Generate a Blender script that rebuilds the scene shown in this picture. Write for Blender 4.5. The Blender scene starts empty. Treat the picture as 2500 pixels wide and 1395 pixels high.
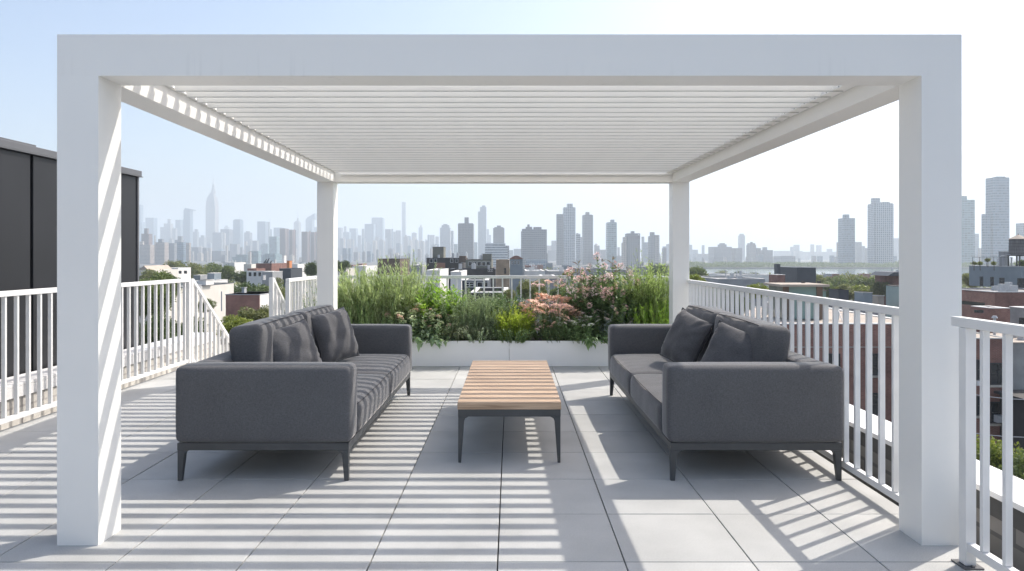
import bpy, math, random
import numpy as np
from mathutils import Vector, Matrix, noise

scene = bpy.context.scene
COL = scene.collection
R = math.radians
EYE = 1.444
F = 1675.0
VX, VY = 1247.0, 625.0
GZ = -17.0

def PX(px, D): return (px - VX) * D / F
def PZ(py, D): return EYE - (py - VY) * D / F

# ------------------------------------------------------------------ things
def tag(o, label=None, cat=None, group=None, kind=None):
    if label: o['label'] = label
    if cat: o['category'] = cat
    if group: o['group'] = group
    if kind: o['kind'] = kind
    return o

def thing(name, label, cat, loc=(0, 0, 0), group=None):
    o = bpy.data.objects.new(name, None)
    o.empty_display_size = 0.2
    COL.objects.link(o)
    o.location = loc
    return tag(o, label, cat, group)

def world_loc(o):
    v = Vector((0, 0, 0))
    while o is not None:
        v += o.location
        o = o.parent
    return v

def mesh_obj(name, verts, faces, mat, parent=None, smooth=False, origin=None):
    me = bpy.data.meshes.new(name)
    v = np.asarray(verts, dtype=np.float64).reshape(-1, 3)
    if parent is not None and origin is None:
        w = world_loc(parent)
        v = v - np.array([w.x, w.y, w.z])
    elif origin is not None:
        v = v - np.array(origin, dtype=float)
    me.from_pydata(v.tolist(), [], faces)
    if smooth:
        me.polygons.foreach_set('use_smooth', [True] * len(me.polygons))
    me.update()
    if mat is not None:
        me.materials.append(mat)
    o = bpy.data.objects.new(name, me)
    COL.objects.link(o)
    if parent is not None: o.parent = parent
    elif origin is not None: o.location = origin
    return o

class MB:
    def __init__(s): s.v = []; s.f = []
    def add(s, vs, fs):
        n = len(s.v); s.v += [tuple(p) for p in vs]; s.f += [tuple(i + n for i in f) for f in fs]; return s
    def box(s, x0, x1, y0, y1, z0, z1, sh=0.0, y_ref=0.0):
        def X(x, y): return x + sh * (y - y_ref)
        vs = [(X(x0, y0), y0, z0), (X(x1, y0), y0, z0), (X(x1, y1), y1, z0), (X(x0, y1), y1, z0),
              (X(x0, y0), y0, z1), (X(x1, y0), y0, z1), (X(x1, y1), y1, z1), (X(x0, y1), y1, z1)]
        return s.add(vs, [(0, 3, 2, 1), (4, 5, 6, 7), (0, 1, 5, 4), (1, 2, 6, 5), (2, 3, 7, 6), (3, 0, 4, 7)])
    def ring(s, x0, x1, y0, y1, z0, z1, t):
        s.box(x0, x1, y0, y0 + t, z0, z1); s.box(x0, x1, y1 - t, y1, z0, z1)
        s.box(x0, x0 + t, y0 + t, y1 - t, z0, z1); s.box(x1 - t, x1, y0 + t, y1 - t, z0, z1); return s
    def prism(s, pts, axis, a, b):
        n = len(pts)
        def mk(p, t):
            if axis == 'x': return (t, p[0], p[1])
            if axis == 'y': return (p[0], t, p[1])
            return (p[0], p[1], t)
        vs = [mk(p, a) for p in pts] + [mk(p, b) for p in pts]
        fs = [tuple(range(n))[::-1], tuple(range(n, 2 * n))]
        for i in range(n):
            j = (i + 1) % n; fs.append((i, j, n + j, n + i))
        return s.add(vs, fs)
    def tube(s, p, q, r0, r1=None, n=8):
        if r1 is None: r1 = r0
        p = Vector(p); q = Vector(q); d = (q - p).normalized()
        a = d.orthogonal().normalized(); b = d.cross(a)
        vs = []
        for c, r in ((p, r0), (q, r1)):
            for i in range(n):
                t = 2 * math.pi * i / n
                vs.append(c + a * (r * math.cos(t)) + b * (r * math.sin(t)))
        fs = [(i, (i + 1) % n, n + (i + 1) % n, n + i) for i in range(n)]
        fs += [tuple(range(n))[::-1], tuple(range(n, 2 * n))]
        return s.add(vs, fs)
    def bar(s, p, q, w, h):
        """square bar from p to q, running in the Y-Z plane"""
        p = Vector(p); q = Vector(q); d = (q - p).normalized()
        side = Vector((1, 0, 0)) if abs(d.x) < .9 else Vector((0, 1, 0)); up = side.cross(d).normalized()
        vs = []
        for c in (p, q):
            for a, b in ((-1, -1), (1, -1), (1, 1), (-1, 1)):
                vs.append(c + side * (a * w / 2) + up * (b * h / 2))
        return s.add(vs, [(3, 2, 1, 0), (4, 5, 6, 7), (0, 1, 5, 4), (1, 2, 6, 5), (2, 3, 7, 6), (3, 0, 4, 7)])
    def frustum(s, cx, cy, z0, z1, r0, r1, n=16, rot=0):
        vs = []
        for z, r in ((z0, r0), (z1, r1)):
            for i in range(n):
                t = 2 * math.pi * i / n + rot
                vs.append((cx + r * math.cos(t), cy + r * math.sin(t), z))
        fs = [(i, (i + 1) % n, n + (i + 1) % n, n + i) for i in range(n)]
        fs += [tuple(range(n))[::-1], tuple(range(n, 2 * n))]
        return s.add(vs, fs)
    def build(s, name, mat, parent=None, smooth=False, bevel=0, origin=None):
        o = mesh_obj(name, s.v, s.f, mat, parent, smooth, origin)
        if bevel:
            m = o.modifiers.new('edge', 'BEVEL'); m.width = bevel; m.segments = 2; m.limit_method = 'ANGLE'
        return o

def copy_part(o, parent, dloc):
    c = o.copy(); COL.objects.link(c); c.parent = parent
    c.location = o.location + Vector(dloc)
    return c

# ------------------------------------------------------------------ materials
MATS = {}
def new_mat(name):
    m = bpy.data.materials.new(name); m.use_nodes = True
    nt = m.node_tree; nt.nodes.clear()
    out = nt.nodes.new('ShaderNodeOutputMaterial'); MATS[name] = m
    return m, nt, out
def N(nt, t, **kw):
    n = nt.nodes.new(t)
    for k, v in kw.items(): setattr(n, k, v)
    return n
def rgba(c): return (c[0], c[1], c[2], 1.0)

def surf(name, col, rough=.6, var=.08, scale=6.0, bump=0.0, bscale=60.0, metallic=0.0, spec=.5, stretch=(1, 1, 1),
         sheen=0, island=0.0, coat=0):
    m, nt, out = new_mat(name)
    L = nt.links.new
    p = N(nt, 'ShaderNodeBsdfPrincipled'); L(p.outputs[0], out.inputs[0])
    p.inputs['Roughness'].default_value = rough; p.inputs['Metallic'].default_value = metallic
    p.inputs['Specular IOR Level'].default_value = spec
    if sheen: p.inputs['Sheen Weight'].default_value = sheen; p.inputs['Sheen Roughness'].default_value = .5
    tc = N(nt, 'ShaderNodeTexCoord'); mp = N(nt, 'ShaderNodeMapping'); mp.inputs['Scale'].default_value = stretch
    L(tc.outputs['Object'], mp.inputs[0])
    nz = N(nt, 'ShaderNodeTexNoise'); nz.inputs['Scale'].default_value = scale; nz.inputs['Detail'].default_value = 6
    L(mp.outputs[0], nz.inputs['Vector'])
    mr = N(nt, 'ShaderNodeMapRange'); mr.inputs[1].default_value = .3; mr.inputs[2].default_value = .7
    mr.inputs[3].default_value = 1 - var; mr.inputs[4].default_value = 1 + var
    L(nz.outputs[0], mr.inputs[0])
    mul = N(nt, 'ShaderNodeVectorMath', operation='SCALE'); mul.inputs[0].default_value = col
    if island:
        g = N(nt, 'ShaderNodeNewGeometry')
        m2 = N(nt, 'ShaderNodeMapRange'); m2.inputs[3].default_value = 1 - island; m2.inputs[4].default_value = 1 + island
        L(g.outputs['Random Per Island'], m2.inputs[0])
        mm = N(nt, 'ShaderNodeMath', operation='MULTIPLY'); L(mr.outputs[0], mm.inputs[0]); L(m2.outputs[0], mm.inputs[1])
        L(mm.outputs[0], mul.inputs['Scale'])
    else:
        L(mr.outputs[0], mul.inputs['Scale'])
    L(mul.outputs[0], p.inputs['Base Color'])
    if bump:
        n2 = N(nt, 'ShaderNodeTexNoise'); n2.inputs['Scale'].default_value = bscale; n2.inputs['Detail'].default_value = 4
        L(mp.outputs[0], n2.inputs['Vector'])
        b = N(nt, 'ShaderNodeBump'); b.inputs['Strength'].default_value = bump; b.inputs['Distance'].default_value = .01
        L(n2.outputs[0], b.inputs['Height']); L(b.outputs[0], p.inputs['Normal'])
    return m

def leafmat(name, col, col2, trans=.35, rough=.5):
    m, nt, out = new_mat(name); L = nt.links.new
    g = N(nt, 'ShaderNodeNewGeometry'); ramp = N(nt, 'ShaderNodeMixRGB')
    ramp.inputs[1].default_value = rgba(col); ramp.inputs[2].default_value = rgba(col2)
    L(g.outputs['Random Per Island'], ramp.inputs[0])
    p = N(nt, 'ShaderNodeBsdfPrincipled'); p.inputs['Roughness'].default_value = rough
    p.inputs['Specular IOR Level'].default_value = .35
    L(ramp.outputs[0], p.inputs['Base Color'])
    t = N(nt, 'ShaderNodeBsdfTranslucent')
    tm = N(nt, 'ShaderNodeMixRGB', blend_type='MULTIPLY'); tm.inputs[0].default_value = 1
    tm.inputs[2].default_value = (1.3, 1.35, .75, 1)
    L(ramp.outputs[0], tm.inputs[1]); L(tm.outputs[0], t.inputs[0])
    mx = N(nt, 'ShaderNodeMixShader'); mx.inputs[0].default_value = trans
    L(p.outputs[0], mx.inputs[1]); L(t.outputs[0], mx.inputs[2]); L(mx.outputs[0], out.inputs[0])
    return m

def facade(name, wall, glass, floor=3.2, bay=3.0, wx=.6, wz=.55, rough=.6, var=.06, band=False):
    """wall with a grid of windows, laid out in metres on the building's own faces"""
    m, nt, out = new_mat(name); L = nt.links.new
    tc = N(nt, 'ShaderNodeTexCoord'); sp = N(nt, 'ShaderNodeSeparateXYZ'); L(tc.outputs['Object'], sp.inputs[0])
    sn = N(nt, 'ShaderNodeSeparateXYZ'); L(tc.outputs['Normal'], sn.inputs[0])
    def M(op, a, b=None, c=None):
        n = N(nt, 'ShaderNodeMath', operation=op)
        for i, x in enumerate((a, b, c)):
            if x is None: continue
            if isinstance(x, (int, float)): n.inputs[i].default_value = x
            else: L(x, n.inputs[i])
        return n.outputs[0]
    ax = M('ABSOLUTE', sn.outputs[0]); side = M('GREATER_THAN', ax, .7)
    u = M('ADD', M('MULTIPLY', sp.outputs[1], side), M('MULTIPLY', sp.outputs[0], M('SUBTRACT', 1.0, side)))
    fu = M('FRACT', M('DIVIDE', M('ADD', u, 1000 * bay), bay)); fz = M('FRACT', M('DIVIDE', M('ADD', sp.outputs[2], 100 * floor), floor))
    a = M('LESS_THAN', M('ABSOLUTE', M('SUBTRACT', fu, .5)), wx / 2)
    b = M('LESS_THAN', M('ABSOLUTE', M('SUBTRACT', fz, .5)), wz / 2)
    msk = b if band else M('MULTIPLY', a, b)
    up = M('LESS_THAN', M('ABSOLUTE', sn.outputs[2]), .5)
    msk = M('MULTIPLY', msk, up)
    nz = N(nt, 'ShaderNodeTexWhiteNoise', noise_dimensions='3D')
    cx = N(nt, 'ShaderNodeCombineXYZ')
    L(M('FLOOR', M('DIVIDE', M('ADD', u, 1000 * bay), bay)), cx.inputs[0]); L(M('FLOOR', M('DIVIDE', M('ADD', sp.outputs[2], 100 * floor), floor)), cx.inputs[2])
    L(cx.outputs[0], nz.inputs['Vector'])
    gl = N(nt, 'ShaderNodeVectorMath', operation='SCALE'); gl.inputs[0].default_value = glass
    L(M('ADD', M('MULTIPLY', nz.outputs[0], .9), .55), gl.inputs['Scale'])
    n2 = N(nt, 'ShaderNodeTexNoise'); n2.inputs['Scale'].default_value = .08; L(tc.outputs['Object'], n2.inputs['Vector'])
    wl = N(nt, 'ShaderNodeVectorMath', operation='SCALE'); wl.inputs[0].default_value = wall
    L(M('ADD', M('MULTIPLY', n2.outputs[0], 2 * var), 1 - var), wl.inputs['Scale'])
    mx = N(nt, 'ShaderNodeMixRGB'); L(msk, mx.inputs[0]); L(wl.outputs[0], mx.inputs[1]); L(gl.outputs[0], mx.inputs[2])
    p = N(nt, 'ShaderNodeBsdfPrincipled'); L(mx.outputs[0], p.inputs['Base Color'])
    L(M('SUBTRACT', rough, M('MULTIPLY', msk, rough - .2)), p.inputs['Roughness'])
    L(p.outputs[0], out.inputs[0])
    return m

def brick(name, c1, c2, mortar, scale=1.0, bw=.21, bh=.07, ms=.012):
    m, nt, out = new_mat(name); L = nt.links.new
    tc = N(nt, 'ShaderNodeTexCoord'); sp = N(nt, 'ShaderNodeSeparateXYZ'); L(tc.outputs['Object'], sp.inputs[0])
    ad = N(nt, 'ShaderNodeMath', operation='ADD'); L(sp.outputs[0], ad.inputs[0]); L(sp.outputs[1], ad.inputs[1])
    cb = N(nt, 'ShaderNodeCombineXYZ'); L(ad.outputs[0], cb.inputs[0]); L(sp.outputs[2], cb.inputs[1])
    b = N(nt, 'ShaderNodeTexBrick'); L(cb.outputs[0], b.inputs['Vector'])
    b.inputs['Color1'].default_value = rgba(c1); b.inputs['Color2'].default_value = rgba(c2); b.inputs['Mortar'].default_value = rgba(mortar)
    b.inputs['Scale'].default_value = scale; b.inputs['Brick Width'].default_value = bw; b.inputs['Row Height'].default_value = bh
    b.inputs['Mortar Size'].default_value = ms
    nz = N(nt, 'ShaderNodeTexNoise'); nz.inputs['Scale'].default_value = .9; nz.inputs['Detail'].default_value = 8; L(tc.outputs['Object'], nz.inputs['Vector'])
    mr = N(nt, 'ShaderNodeMapRange'); mr.inputs[1].default_value = .3; mr.inputs[2].default_value = .7; mr.inputs[3].default_value = .72; mr.inputs[4].default_value = 1.2
    L(nz.outputs[0], mr.inputs[0])
    ml = N(nt, 'ShaderNodeVectorMath', operation='SCALE'); L(b.outputs[0], ml.inputs[0]); L(mr.outputs[0], ml.inputs['Scale'])
    p = N(nt, 'ShaderNodeBsdfPrincipled'); p.inputs['Roughness'].default_value = .85; L(ml.outputs[0], p.inputs['Base Color'])
    L(p.outputs[0], out.inputs[0])
    return m

# near materials
WHITE = surf('white_powdercoat', (.87, .865, .835), .38, .012, 3, .02, 300)
RAIL = surf('railing_paint', (.80, .80, .79), .4, .03, 8, .04, 120)
PLANTM = surf('planter_metal', (.86, .865, .87), .4, .02, 3)
COPING = surf('coping_metal', (.76, .76, .76), .4, .04, 3)
DARKM = surf('charcoal_metal', (.060, .064, .068), .42, .08, 10, .05, 200)
CHAR = surf('anthracite_cladding', (.024, .025, .028), .42, .16, .7, .03, 3, spec=.3)
CHARTRIM = surf('grey_flashing', (.115, .118, .126), .4, .06, 2)
REVEAL = surf('dark_joint', (.012, .013, .018), .6, .05)
SLAB = surf('roof_membrane', (.08, .08, .08), .9, .2)
SOIL = surf('planting_soil', (.045, .03, .022), .95, .4, 30, .5, 60)
BRICK_PALE = brick('pale_brick', (.56, .54, .50), (.62, .60, .56), (.42, .40, .38), 1, .30, .095, .010)
BRICK_RED = brick('red_brick', (.24, .078, .054), (.35, .135, .095), (.34, .26, .22))
BRICK_MAROON = brick('maroon_brick', (.185, .066, .053), (.25, .10, .077), (.24, .17, .14))
BRICK_TAN = brick('tan_brick', (.26, .20, .14), (.30, .235, .17), (.25, .21, .17))
CMU = brick('grey_block', (.20, .195, .185), (.25, .24, .23), (.12, .12, .12), 1, .4, .2, .012)
GLASS = surf('dark_glass', (.02, .025, .03), .08, .3, 1.5, spec=.8)
FRAME_BLK = surf('window_frame_dark', (.03, .03, .032), .5)
FRAME_WHT = surf('window_frame_white', (.6, .6, .58), .5)
STONE = surf('stone_sill', (.42, .38, .33), .8, .1, 4)

# pergola front beam: faint run-off streaks near the lower edge
def streaky():
    m, nt, out = new_mat('white_powdercoat_streaked'); L = nt.links.new
    tc = N(nt, 'ShaderNodeTexCoord'); mp = N(nt, 'ShaderNodeMapping'); mp.inputs['Scale'].default_value = (1, 1, .03)
    L(tc.outputs['Object'], mp.inputs[0])
    nz = N(nt, 'ShaderNodeTexNoise'); nz.inputs['Scale'].default_value = 34; nz.inputs['Detail'].default_value = 3; L(mp.outputs[0], nz.inputs['Vector'])
    n2 = N(nt, 'ShaderNodeTexNoise'); n2.inputs['Scale'].default_value = 2.2; L(tc.outputs['Object'], n2.inputs['Vector'])
    a = N(nt, 'ShaderNodeMapRange'); a.inputs[1].default_value = .58; a.inputs[2].default_value = .75; L(nz.outputs[0], a.inputs[0])
    c = N(nt, 'ShaderNodeMapRange'); c.inputs[1].default_value = .4; c.inputs[2].default_value = .65; L(n2.outputs[0], c.inputs[0])
    sp = N(nt, 'ShaderNodeSeparateXYZ'); L(tc.outputs['Object'], sp.inputs[0])
    d = N(nt, 'ShaderNodeMapRange'); d.inputs[1].default_value = 2.49; d.inputs[2].default_value = 2.34; L(sp.outputs[2], d.inputs[0])
    m1 = N(nt, 'ShaderNodeMath', operation='MULTIPLY'); L(a.outputs[0], m1.inputs[0]); L(c.outputs[0], m1.inputs[1])
    m2 = N(nt, 'ShaderNodeMath', operation='MULTIPLY'); L(m1.outputs[0], m2.inputs[0]); L(d.outputs[0], m2.inputs[1])
    mx = N(nt, 'ShaderNodeMixRGB'); mx.inputs[1].default_value = (.87, .865, .835, 1); mx.inputs[2].default_value = (.76, .755, .73, 1)
    L(m2.outputs[0], mx.inputs[0])
    p = N(nt, 'ShaderNodeBsdfPrincipled'); p.inputs['Roughness'].default_value = .38; L(mx.outputs[0], p.inputs['Base Color']); L(p.outputs[0], out.inputs[0])
    return m
STREAK = streaky()

def tile_mat():
    m, nt, out = new_mat('concrete_paver'); L = nt.links.new
    tc = N(nt, 'ShaderNodeTexCoord'); g = N(nt, 'ShaderNodeNewGeometry')
    n1 = N(nt, 'ShaderNodeTexNoise'); n1.inputs['Scale'].default_value = 2.3; n1.inputs['Detail'].default_value = 8; L(tc.outputs['Object'], n1.inputs['Vector'])
    n2 = N(nt, 'ShaderNodeTexNoise'); n2.inputs['Scale'].default_value = 160; n2.inputs['Detail'].default_value = 4; L(tc.outputs['Object'], n2.inputs['Vector'])
    vo = N(nt, 'ShaderNodeTexVoronoi'); vo.inputs['Scale'].default_value = 42; L(tc.outputs['Object'], vo.inputs['Vector'])
    fl = N(nt, 'ShaderNodeMapRange'); fl.inputs[1].default_value = .07; fl.inputs[2].default_value = .02; fl.inputs[3].default_value = 0; fl.inputs[4].default_value = .14
    L(vo.outputs[0], fl.inputs[0])
    def mr(s, a, b, lo=.3, hi=.7):
        x = N(nt, 'ShaderNodeMapRange'); x.inputs[1].default_value = lo; x.inputs[2].default_value = hi; x.inputs[3].default_value = a; x.inputs[4].default_value = b
        L(s, x.inputs[0]); return x.outputs[0]
    def mth(op, a, b):
        x = N(nt, 'ShaderNodeMath', operation=op); L(a, x.inputs[0]); L(b, x.inputs[1]); return x.outputs[0]
    k = mth('MULTIPLY', mr(n1.outputs[0], .88, 1.08), mr(n2.outputs[0], .90, 1.10))
    k = mth('MULTIPLY', k, mr(g.outputs['Random Per Island'], .94, 1.05, 0, 1)); k = mth('ADD', k, fl.outputs[0])
    ml = N(nt, 'ShaderNodeVectorMath', operation='SCALE'); ml.inputs[0].default_value = (.462, .466, .455); L(k, ml.inputs['Scale'])
    p = N(nt, 'ShaderNodeBsdfPrincipled'); p.inputs['Roughness'].default_value = .72; p.inputs['Specular IOR Level'].default_value = .35
    L(ml.outputs[0], p.inputs['Base Color'])
    b = N(nt, 'ShaderNodeBump'); b.inputs['Strength'].default_value = .12; b.inputs['Distance'].default_value = .004; L(n2.outputs[0], b.inputs['Height']); L(b.outputs[0], p.inputs['Normal'])
    L(p.outputs[0], out.inputs[0]); return m
TILE = tile_mat()

def fabric(name, col):
    m, nt, out = new_mat(name); L = nt.links.new
    tc = N(nt, 'ShaderNodeTexCoord'); mp = N(nt, 'ShaderNodeMapping'); mp.inputs['Scale'].default_value = (60, 60, 340)
    mq = N(nt, 'ShaderNodeMapping'); mq.inputs['Scale'].default_value = (330, 330, 70)
    L(tc.outputs['Object'], mp.inputs[0]); L(tc.outputs['Object'], mq.inputs[0])
    a = N(nt, 'ShaderNodeTexNoise'); a.inputs['Scale'].default_value = 1; a.inputs['Detail'].default_value = 3; L(mp.outputs[0], a.inputs['Vector'])
    b = N(nt, 'ShaderNodeTexNoise'); b.inputs['Scale'].default_value = 1; b.inputs['Detail'].default_value = 3; L(mq.outputs[0], b.inputs['Vector'])
    c = N(nt, 'ShaderNodeTexNoise'); c.inputs['Scale'].default_value = 5; c.inputs['Detail'].default_value = 4; L(tc.outputs['Object'], c.inputs['Vector'])
    s = N(nt, 'ShaderNodeMath', operation='ADD'); L(a.outputs[0], s.inputs[0]); L(b.outputs[0], s.inputs[1])
    r = N(nt, 'ShaderNodeMapRange'); r.inputs[1].default_value = .75; r.inputs[2].default_value = 1.25; r.inputs[3].default_value = .80; r.inputs[4].default_value = 1.2; L(s.outputs[0], r.inputs[0])
    r2 = N(nt, 'ShaderNodeMapRange'); r2.inputs[1].default_value = .3; r2.inputs[2].default_value = .7; r2.inputs[3].default_value = .96; r2.inputs[4].default_value = 1.04; L(c.outputs[0], r2.inputs[0])
    k = N(nt, 'ShaderNodeMath', operation='MULTIPLY'); L(r.outputs[0], k.inputs[0]); L(r2.outputs[0], k.inputs[1])
    ml = N(nt, 'ShaderNodeVectorMath', operation='SCALE'); ml.inputs[0].default_value = col; L(k.outputs[0], ml.inputs['Scale'])
    p = N(nt, 'ShaderNodeBsdfPrincipled'); p.inputs['Roughness'].default_value = .9; p.inputs['Specular IOR Level'].default_value = .2
    p.inputs['Sheen Weight'].default_value = .55; p.inputs['Sheen Roughness'].default_value = .3; p.inputs['Sheen Tint'].default_value = (1, .97, .94, 1)
    L(ml.outputs[0], p.inputs['Base Color'])
    bp = N(nt, 'ShaderNodeBump'); bp.inputs['Strength'].default_value = .35; bp.inputs['Distance'].default_value = .002; L(s.outputs[0], bp.inputs['Height']); L(bp.outputs[0], p.inputs['Normal'])
    L(p.outputs[0], out.inputs[0]); return m
FAB = fabric('charcoal_upholstery', (.116, .117, .123))
FAB2 = fabric('charcoal_pillow_cloth', (.110, .110, .116))
PIPE = surf('seam_thread', (.06, .06, .065), .9)
PIPE_L = surf('pale_thread', (.42, .40, .36), .9)

def wood():
    m, nt, out = new_mat('teak_boards'); L = nt.links.new
    tc = N(nt, 'ShaderNodeTexCoord'); mp = N(nt, 'ShaderNodeMapping'); mp.inputs['Scale'].default_value = (1.3, 26, 26); L(tc.outputs['Object'], mp.inputs[0])
    a = N(nt, 'ShaderNodeTexNoise'); a.inputs['Scale'].default_value = 2.2; a.inputs['Detail'].default_value = 8; a.inputs['Distortion'].default_value = .6; L(mp.outputs[0], a.inputs['Vector'])
    cr = N(nt, 'ShaderNodeValToRGB'); e = cr.color_ramp.elements
    e[0].position = .3; e[0].color = (.36, .235, .15, 1); e[1].position = .68; e[1].color = (.63, .46, .315, 1)
    L(a.outputs[0], cr.inputs[0])
    g = N(nt, 'ShaderNodeNewGeometry'); r = N(nt, 'ShaderNodeMapRange'); r.inputs[3].default_value = .92; r.inputs[4].default_value = 1.1; L(g.outputs['Random Per Island'], r.inputs[0])
    ml = N(nt, 'ShaderNodeVectorMath', operation='SCALE'); L(cr.outputs[0], ml.inputs[0]); L(r.outputs[0], ml.inputs['Scale'])
    p = N(nt, 'ShaderNodeBsdfPrincipled'); p.inputs['Roughness'].default_value = .6; L(ml.outputs[0], p.inputs['Base Color'])
    b = N(nt, 'ShaderNodeBump'); b.inputs['Strength'].default_value = .15; b.inputs['Distance'].default_value = .003; L(a.outputs[0], b.inputs['Height']); L(b.outputs[0], p.inputs['Normal'])
    L(p.outputs[0], out.inputs[0]); return m
TEAK = wood()

# ------------------------------------------------------------------ camera and light
cam = bpy.data.cameras.new('camera'); co = bpy.data.objects.new('camera', cam); COL.objects.link(co)
co.location = (0, 0, EYE); co.rotation_euler = (R(90), 0, 0)
cam.sensor_width = 36; cam.lens = F / 2500 * 36
cam.shift_x = (1250 - VX) / 2500; cam.shift_y = -(697.5 - VY) / 2500
cam.clip_start = .05; cam.clip_end = 40000
scene.camera = co

SUN = Vector((.69, .45, 1.0)).normalized()
sl = bpy.data.lights.new('sun', 'SUN'); so = bpy.data.objects.new('sun', sl); COL.objects.link(so)
sl.energy = 3.3; sl.angle = R(.4); sl.color = (1.0, .93, .84)
so.rotation_euler = SUN.to_track_quat('Z', 'Y').to_euler(); so.location = (20, 15, 30)
w = bpy.data.worlds.new('World'); scene.world = w; w.use_nodes = True
nt = w.node_tree; bg = nt.nodes['Background']
sky = nt.nodes.new('ShaderNodeTexSky'); sky.sky_type = 'NISHITA'; sky.sun_disc = False
sky.sun_elevation = math.asin(SUN.z); sky.sun_rotation = math.atan2(SUN.x, SUN.y)
sky.air_density = 1.0; sky.dust_density = 3.6; sky.ozone_density = 1.2; sky.altitude = 20
nt.links.new(sky.outputs[0], bg.inputs[0]); bg.inputs[1].default_value = .15
vs = scene.view_settings; vs.view_transform = 'Standard'; vs.look = 'None'; vs.gamma = 1; vs.use_curve_mapping = False; vs.exposure = .60
cy = scene.cycles; cy.use_denoising = True; cy.max_bounces = 8; cy.diffuse_bounces = 5; cy.glossy_bounces = 3
cy.transparent_max_bounces = 8; cy.transmission_bounces = 3; cy.volume_bounces = 2; cy.sample_clamp_indirect = 6

# ------------------------------------------------------------------ haze
def haze():
    m, nt, out = new_mat('haze_air')
    v = N(nt, 'ShaderNodeVolumePrincipled'); v.inputs['Color'].default_value = (.84, .93, 1.0, 1)
    v.inputs['Density'].default_value = 3.1e-4; v.inputs['Anisotropy'].default_value = .25
    nt.links.new(v.outputs[0], out.inputs['Volume'])
    b = MB(); b.box(-13000, 13000, -1500, 13500, GZ - 3, 430)
    o = b.build('haze', m); tag(o, kind='stuff'); o['label'] = 'pale summer haze lying over the whole city'
haze()

# ------------------------------------------------------------------ the terrace
def terrace():
    X0, X1, Y0, Y1 = -4.22, 2.24, -5.2, 10.15
    b = MB(); random.seed(3)
    jx = [X0] + [-.062 + .6 * k for k in range(-6, 4) if X0 + .1 < -.062 + .6 * k < X1 - .1] + [X1]
    jy = [Y0] + [3.238 + .6 * k for k in range(-14, 12) if Y0 + .05 < 3.238 + .6 * k < Y1 - .05] + [Y1]
    for i in range(len(jx) - 1):
        for j in range(len(jy) - 1):
            if jx[i] < -3.2 and jy[j] > 8.6: continue
            dz = random.uniform(-.0012, .0006)
            b.box(jx[i] + .0032, jx[i + 1] - .0032, jy[j] + .0028, jy[j + 1] - .0028, -.04, dz)
    o = b.build('terrace_floor', TILE, bevel=.0025); tag(o, kind='structure')
    s = MB(); s.box(X0 + .02, X1 - .02, Y0, 8.6, -.14, -.042); s.box(-3.05, X1 - .02, 8.6, Y1, -.14, -.042)
    o = s.build('terrace_slab', SLAB); tag(o, kind='structure')
    t = thing('terrace_building', 'white coped roof deck building the pergola stands on', 'building', (-1, 4, GZ))
    s = MB(); s.box(-4.95, 2.735, -5.5, 11.2, GZ, -.16); s.build('wall', BRICK_PALE, t)
terrace()

def parapet(name, label, x0, x1, y0, y1, zt, wallm, fascia=True):
    t = thing(name, label, 'parapet', ((x0 + x1) / 2, (y0 + y1) / 2, -.158))
    b = MB(); b.box(x0 + .02, x1 - .02, y0, y1, -.158, zt - .13); b.build('wall', wallm, t)
    b = MB(); b.box(x0, x1, y0, y1, zt - .03, zt)
    if fascia: b.box(x0, x0 + .006, y0, y1, zt - .13, zt - .032); b.box(x1 - .006, x1, y0, y1, zt - .13, zt - .032)
    b.build('coping', COPING, t, bevel=.002)
    b = MB(); b.box(x0 + .008, x1 - .008, y0, y1, zt - .128, zt - .034); b.build('blocking', SLAB, t)
    return t
parapet('parapet_wall', 'low block parapet with broad white metal coping outside the right railing', 2.42, 2.71, -2.5, 10.5, .26, CMU, False)
parapet('parapet_wall', 'low pale brick parapet between the left railing and the dark building', -4.90, -4.58, -2.5, 10.6, .26, BRICK_PALE)
parapet('parapet_wall', 'short cross parapet with white coping beyond the stair', -4.55, -3.2, 10.75, 11.0, .18, BRICK_PALE)

# stair going down beyond the left railing
st = thing('stair', 'narrow stair leading down from the terrace between two sloping handrails', 'stair', (-3.6, 8.7, 0))
for k in range(7):
    b = MB(); b.box(-4.1, -3.1, 8.65 + .27 * k, 8.65 + .27 * (k + 1) - .01, -.19 * (k + 1) - .04, -.19 * (k + 1)); b.build('tread', TILE, st)

# railings
def railing(name, label, axis, c, a, b_, pitch, posts, a0=None, ext=(0, 0), ztop=1.155, zbot=.075):
    loc = (c, a, 0) if axis == 'y' else (a, c, 0)
    t = thing(name, label, 'railing', loc)
    def bx(u0, u1, hw, z0, z1):
        m = MB()
        if axis == 'y': m.box(c - hw, c + hw, u0, u1, z0, z1)
        else: m.box(u0, u1, c - hw, c + hw, z0, z1)
        return m
    bx(a - ext[0], b_ + ext[1], .023, ztop - .045, ztop).build('top_rail', RAIL, t, bevel=.003)
    bx(a, b_, .018, zbot, zbot + .04).build('bottom_rail', RAIL, t, bevel=.002)
    for u in posts:
        bx(u - .025, u + .025, .025, .0085, ztop - .046).build('post', RAIL, t, bevel=.003)
        fp = bx(u - .05, u + .05, .045, .0005, .008)
        for s_ in (-.038, .038): fp.v += []; e_ = bx(u + s_ - .006, u + s_ + .006, .006, .0085, .016); fp.add(e_.v, e_.f)
        fp.build('foot_plate', CHARTRIM, t)
    u = a0 if a0 is not None else a + pitch
    first = None
    while u < b_ - .03:
        if all(abs(u - q) > .05 for q in posts):
            if first is None:
                first = bx(u - .011, u + .011, .016, zbot + .041, ztop - .046).build('baluster', RAIL, t, bevel=.002); u_first = u
            else:
                d = u - u_first
                copy_part(first, t, (0, d, 0) if axis == 'y' else (d, 0, 0))
        u += pitch
    return t
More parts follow.
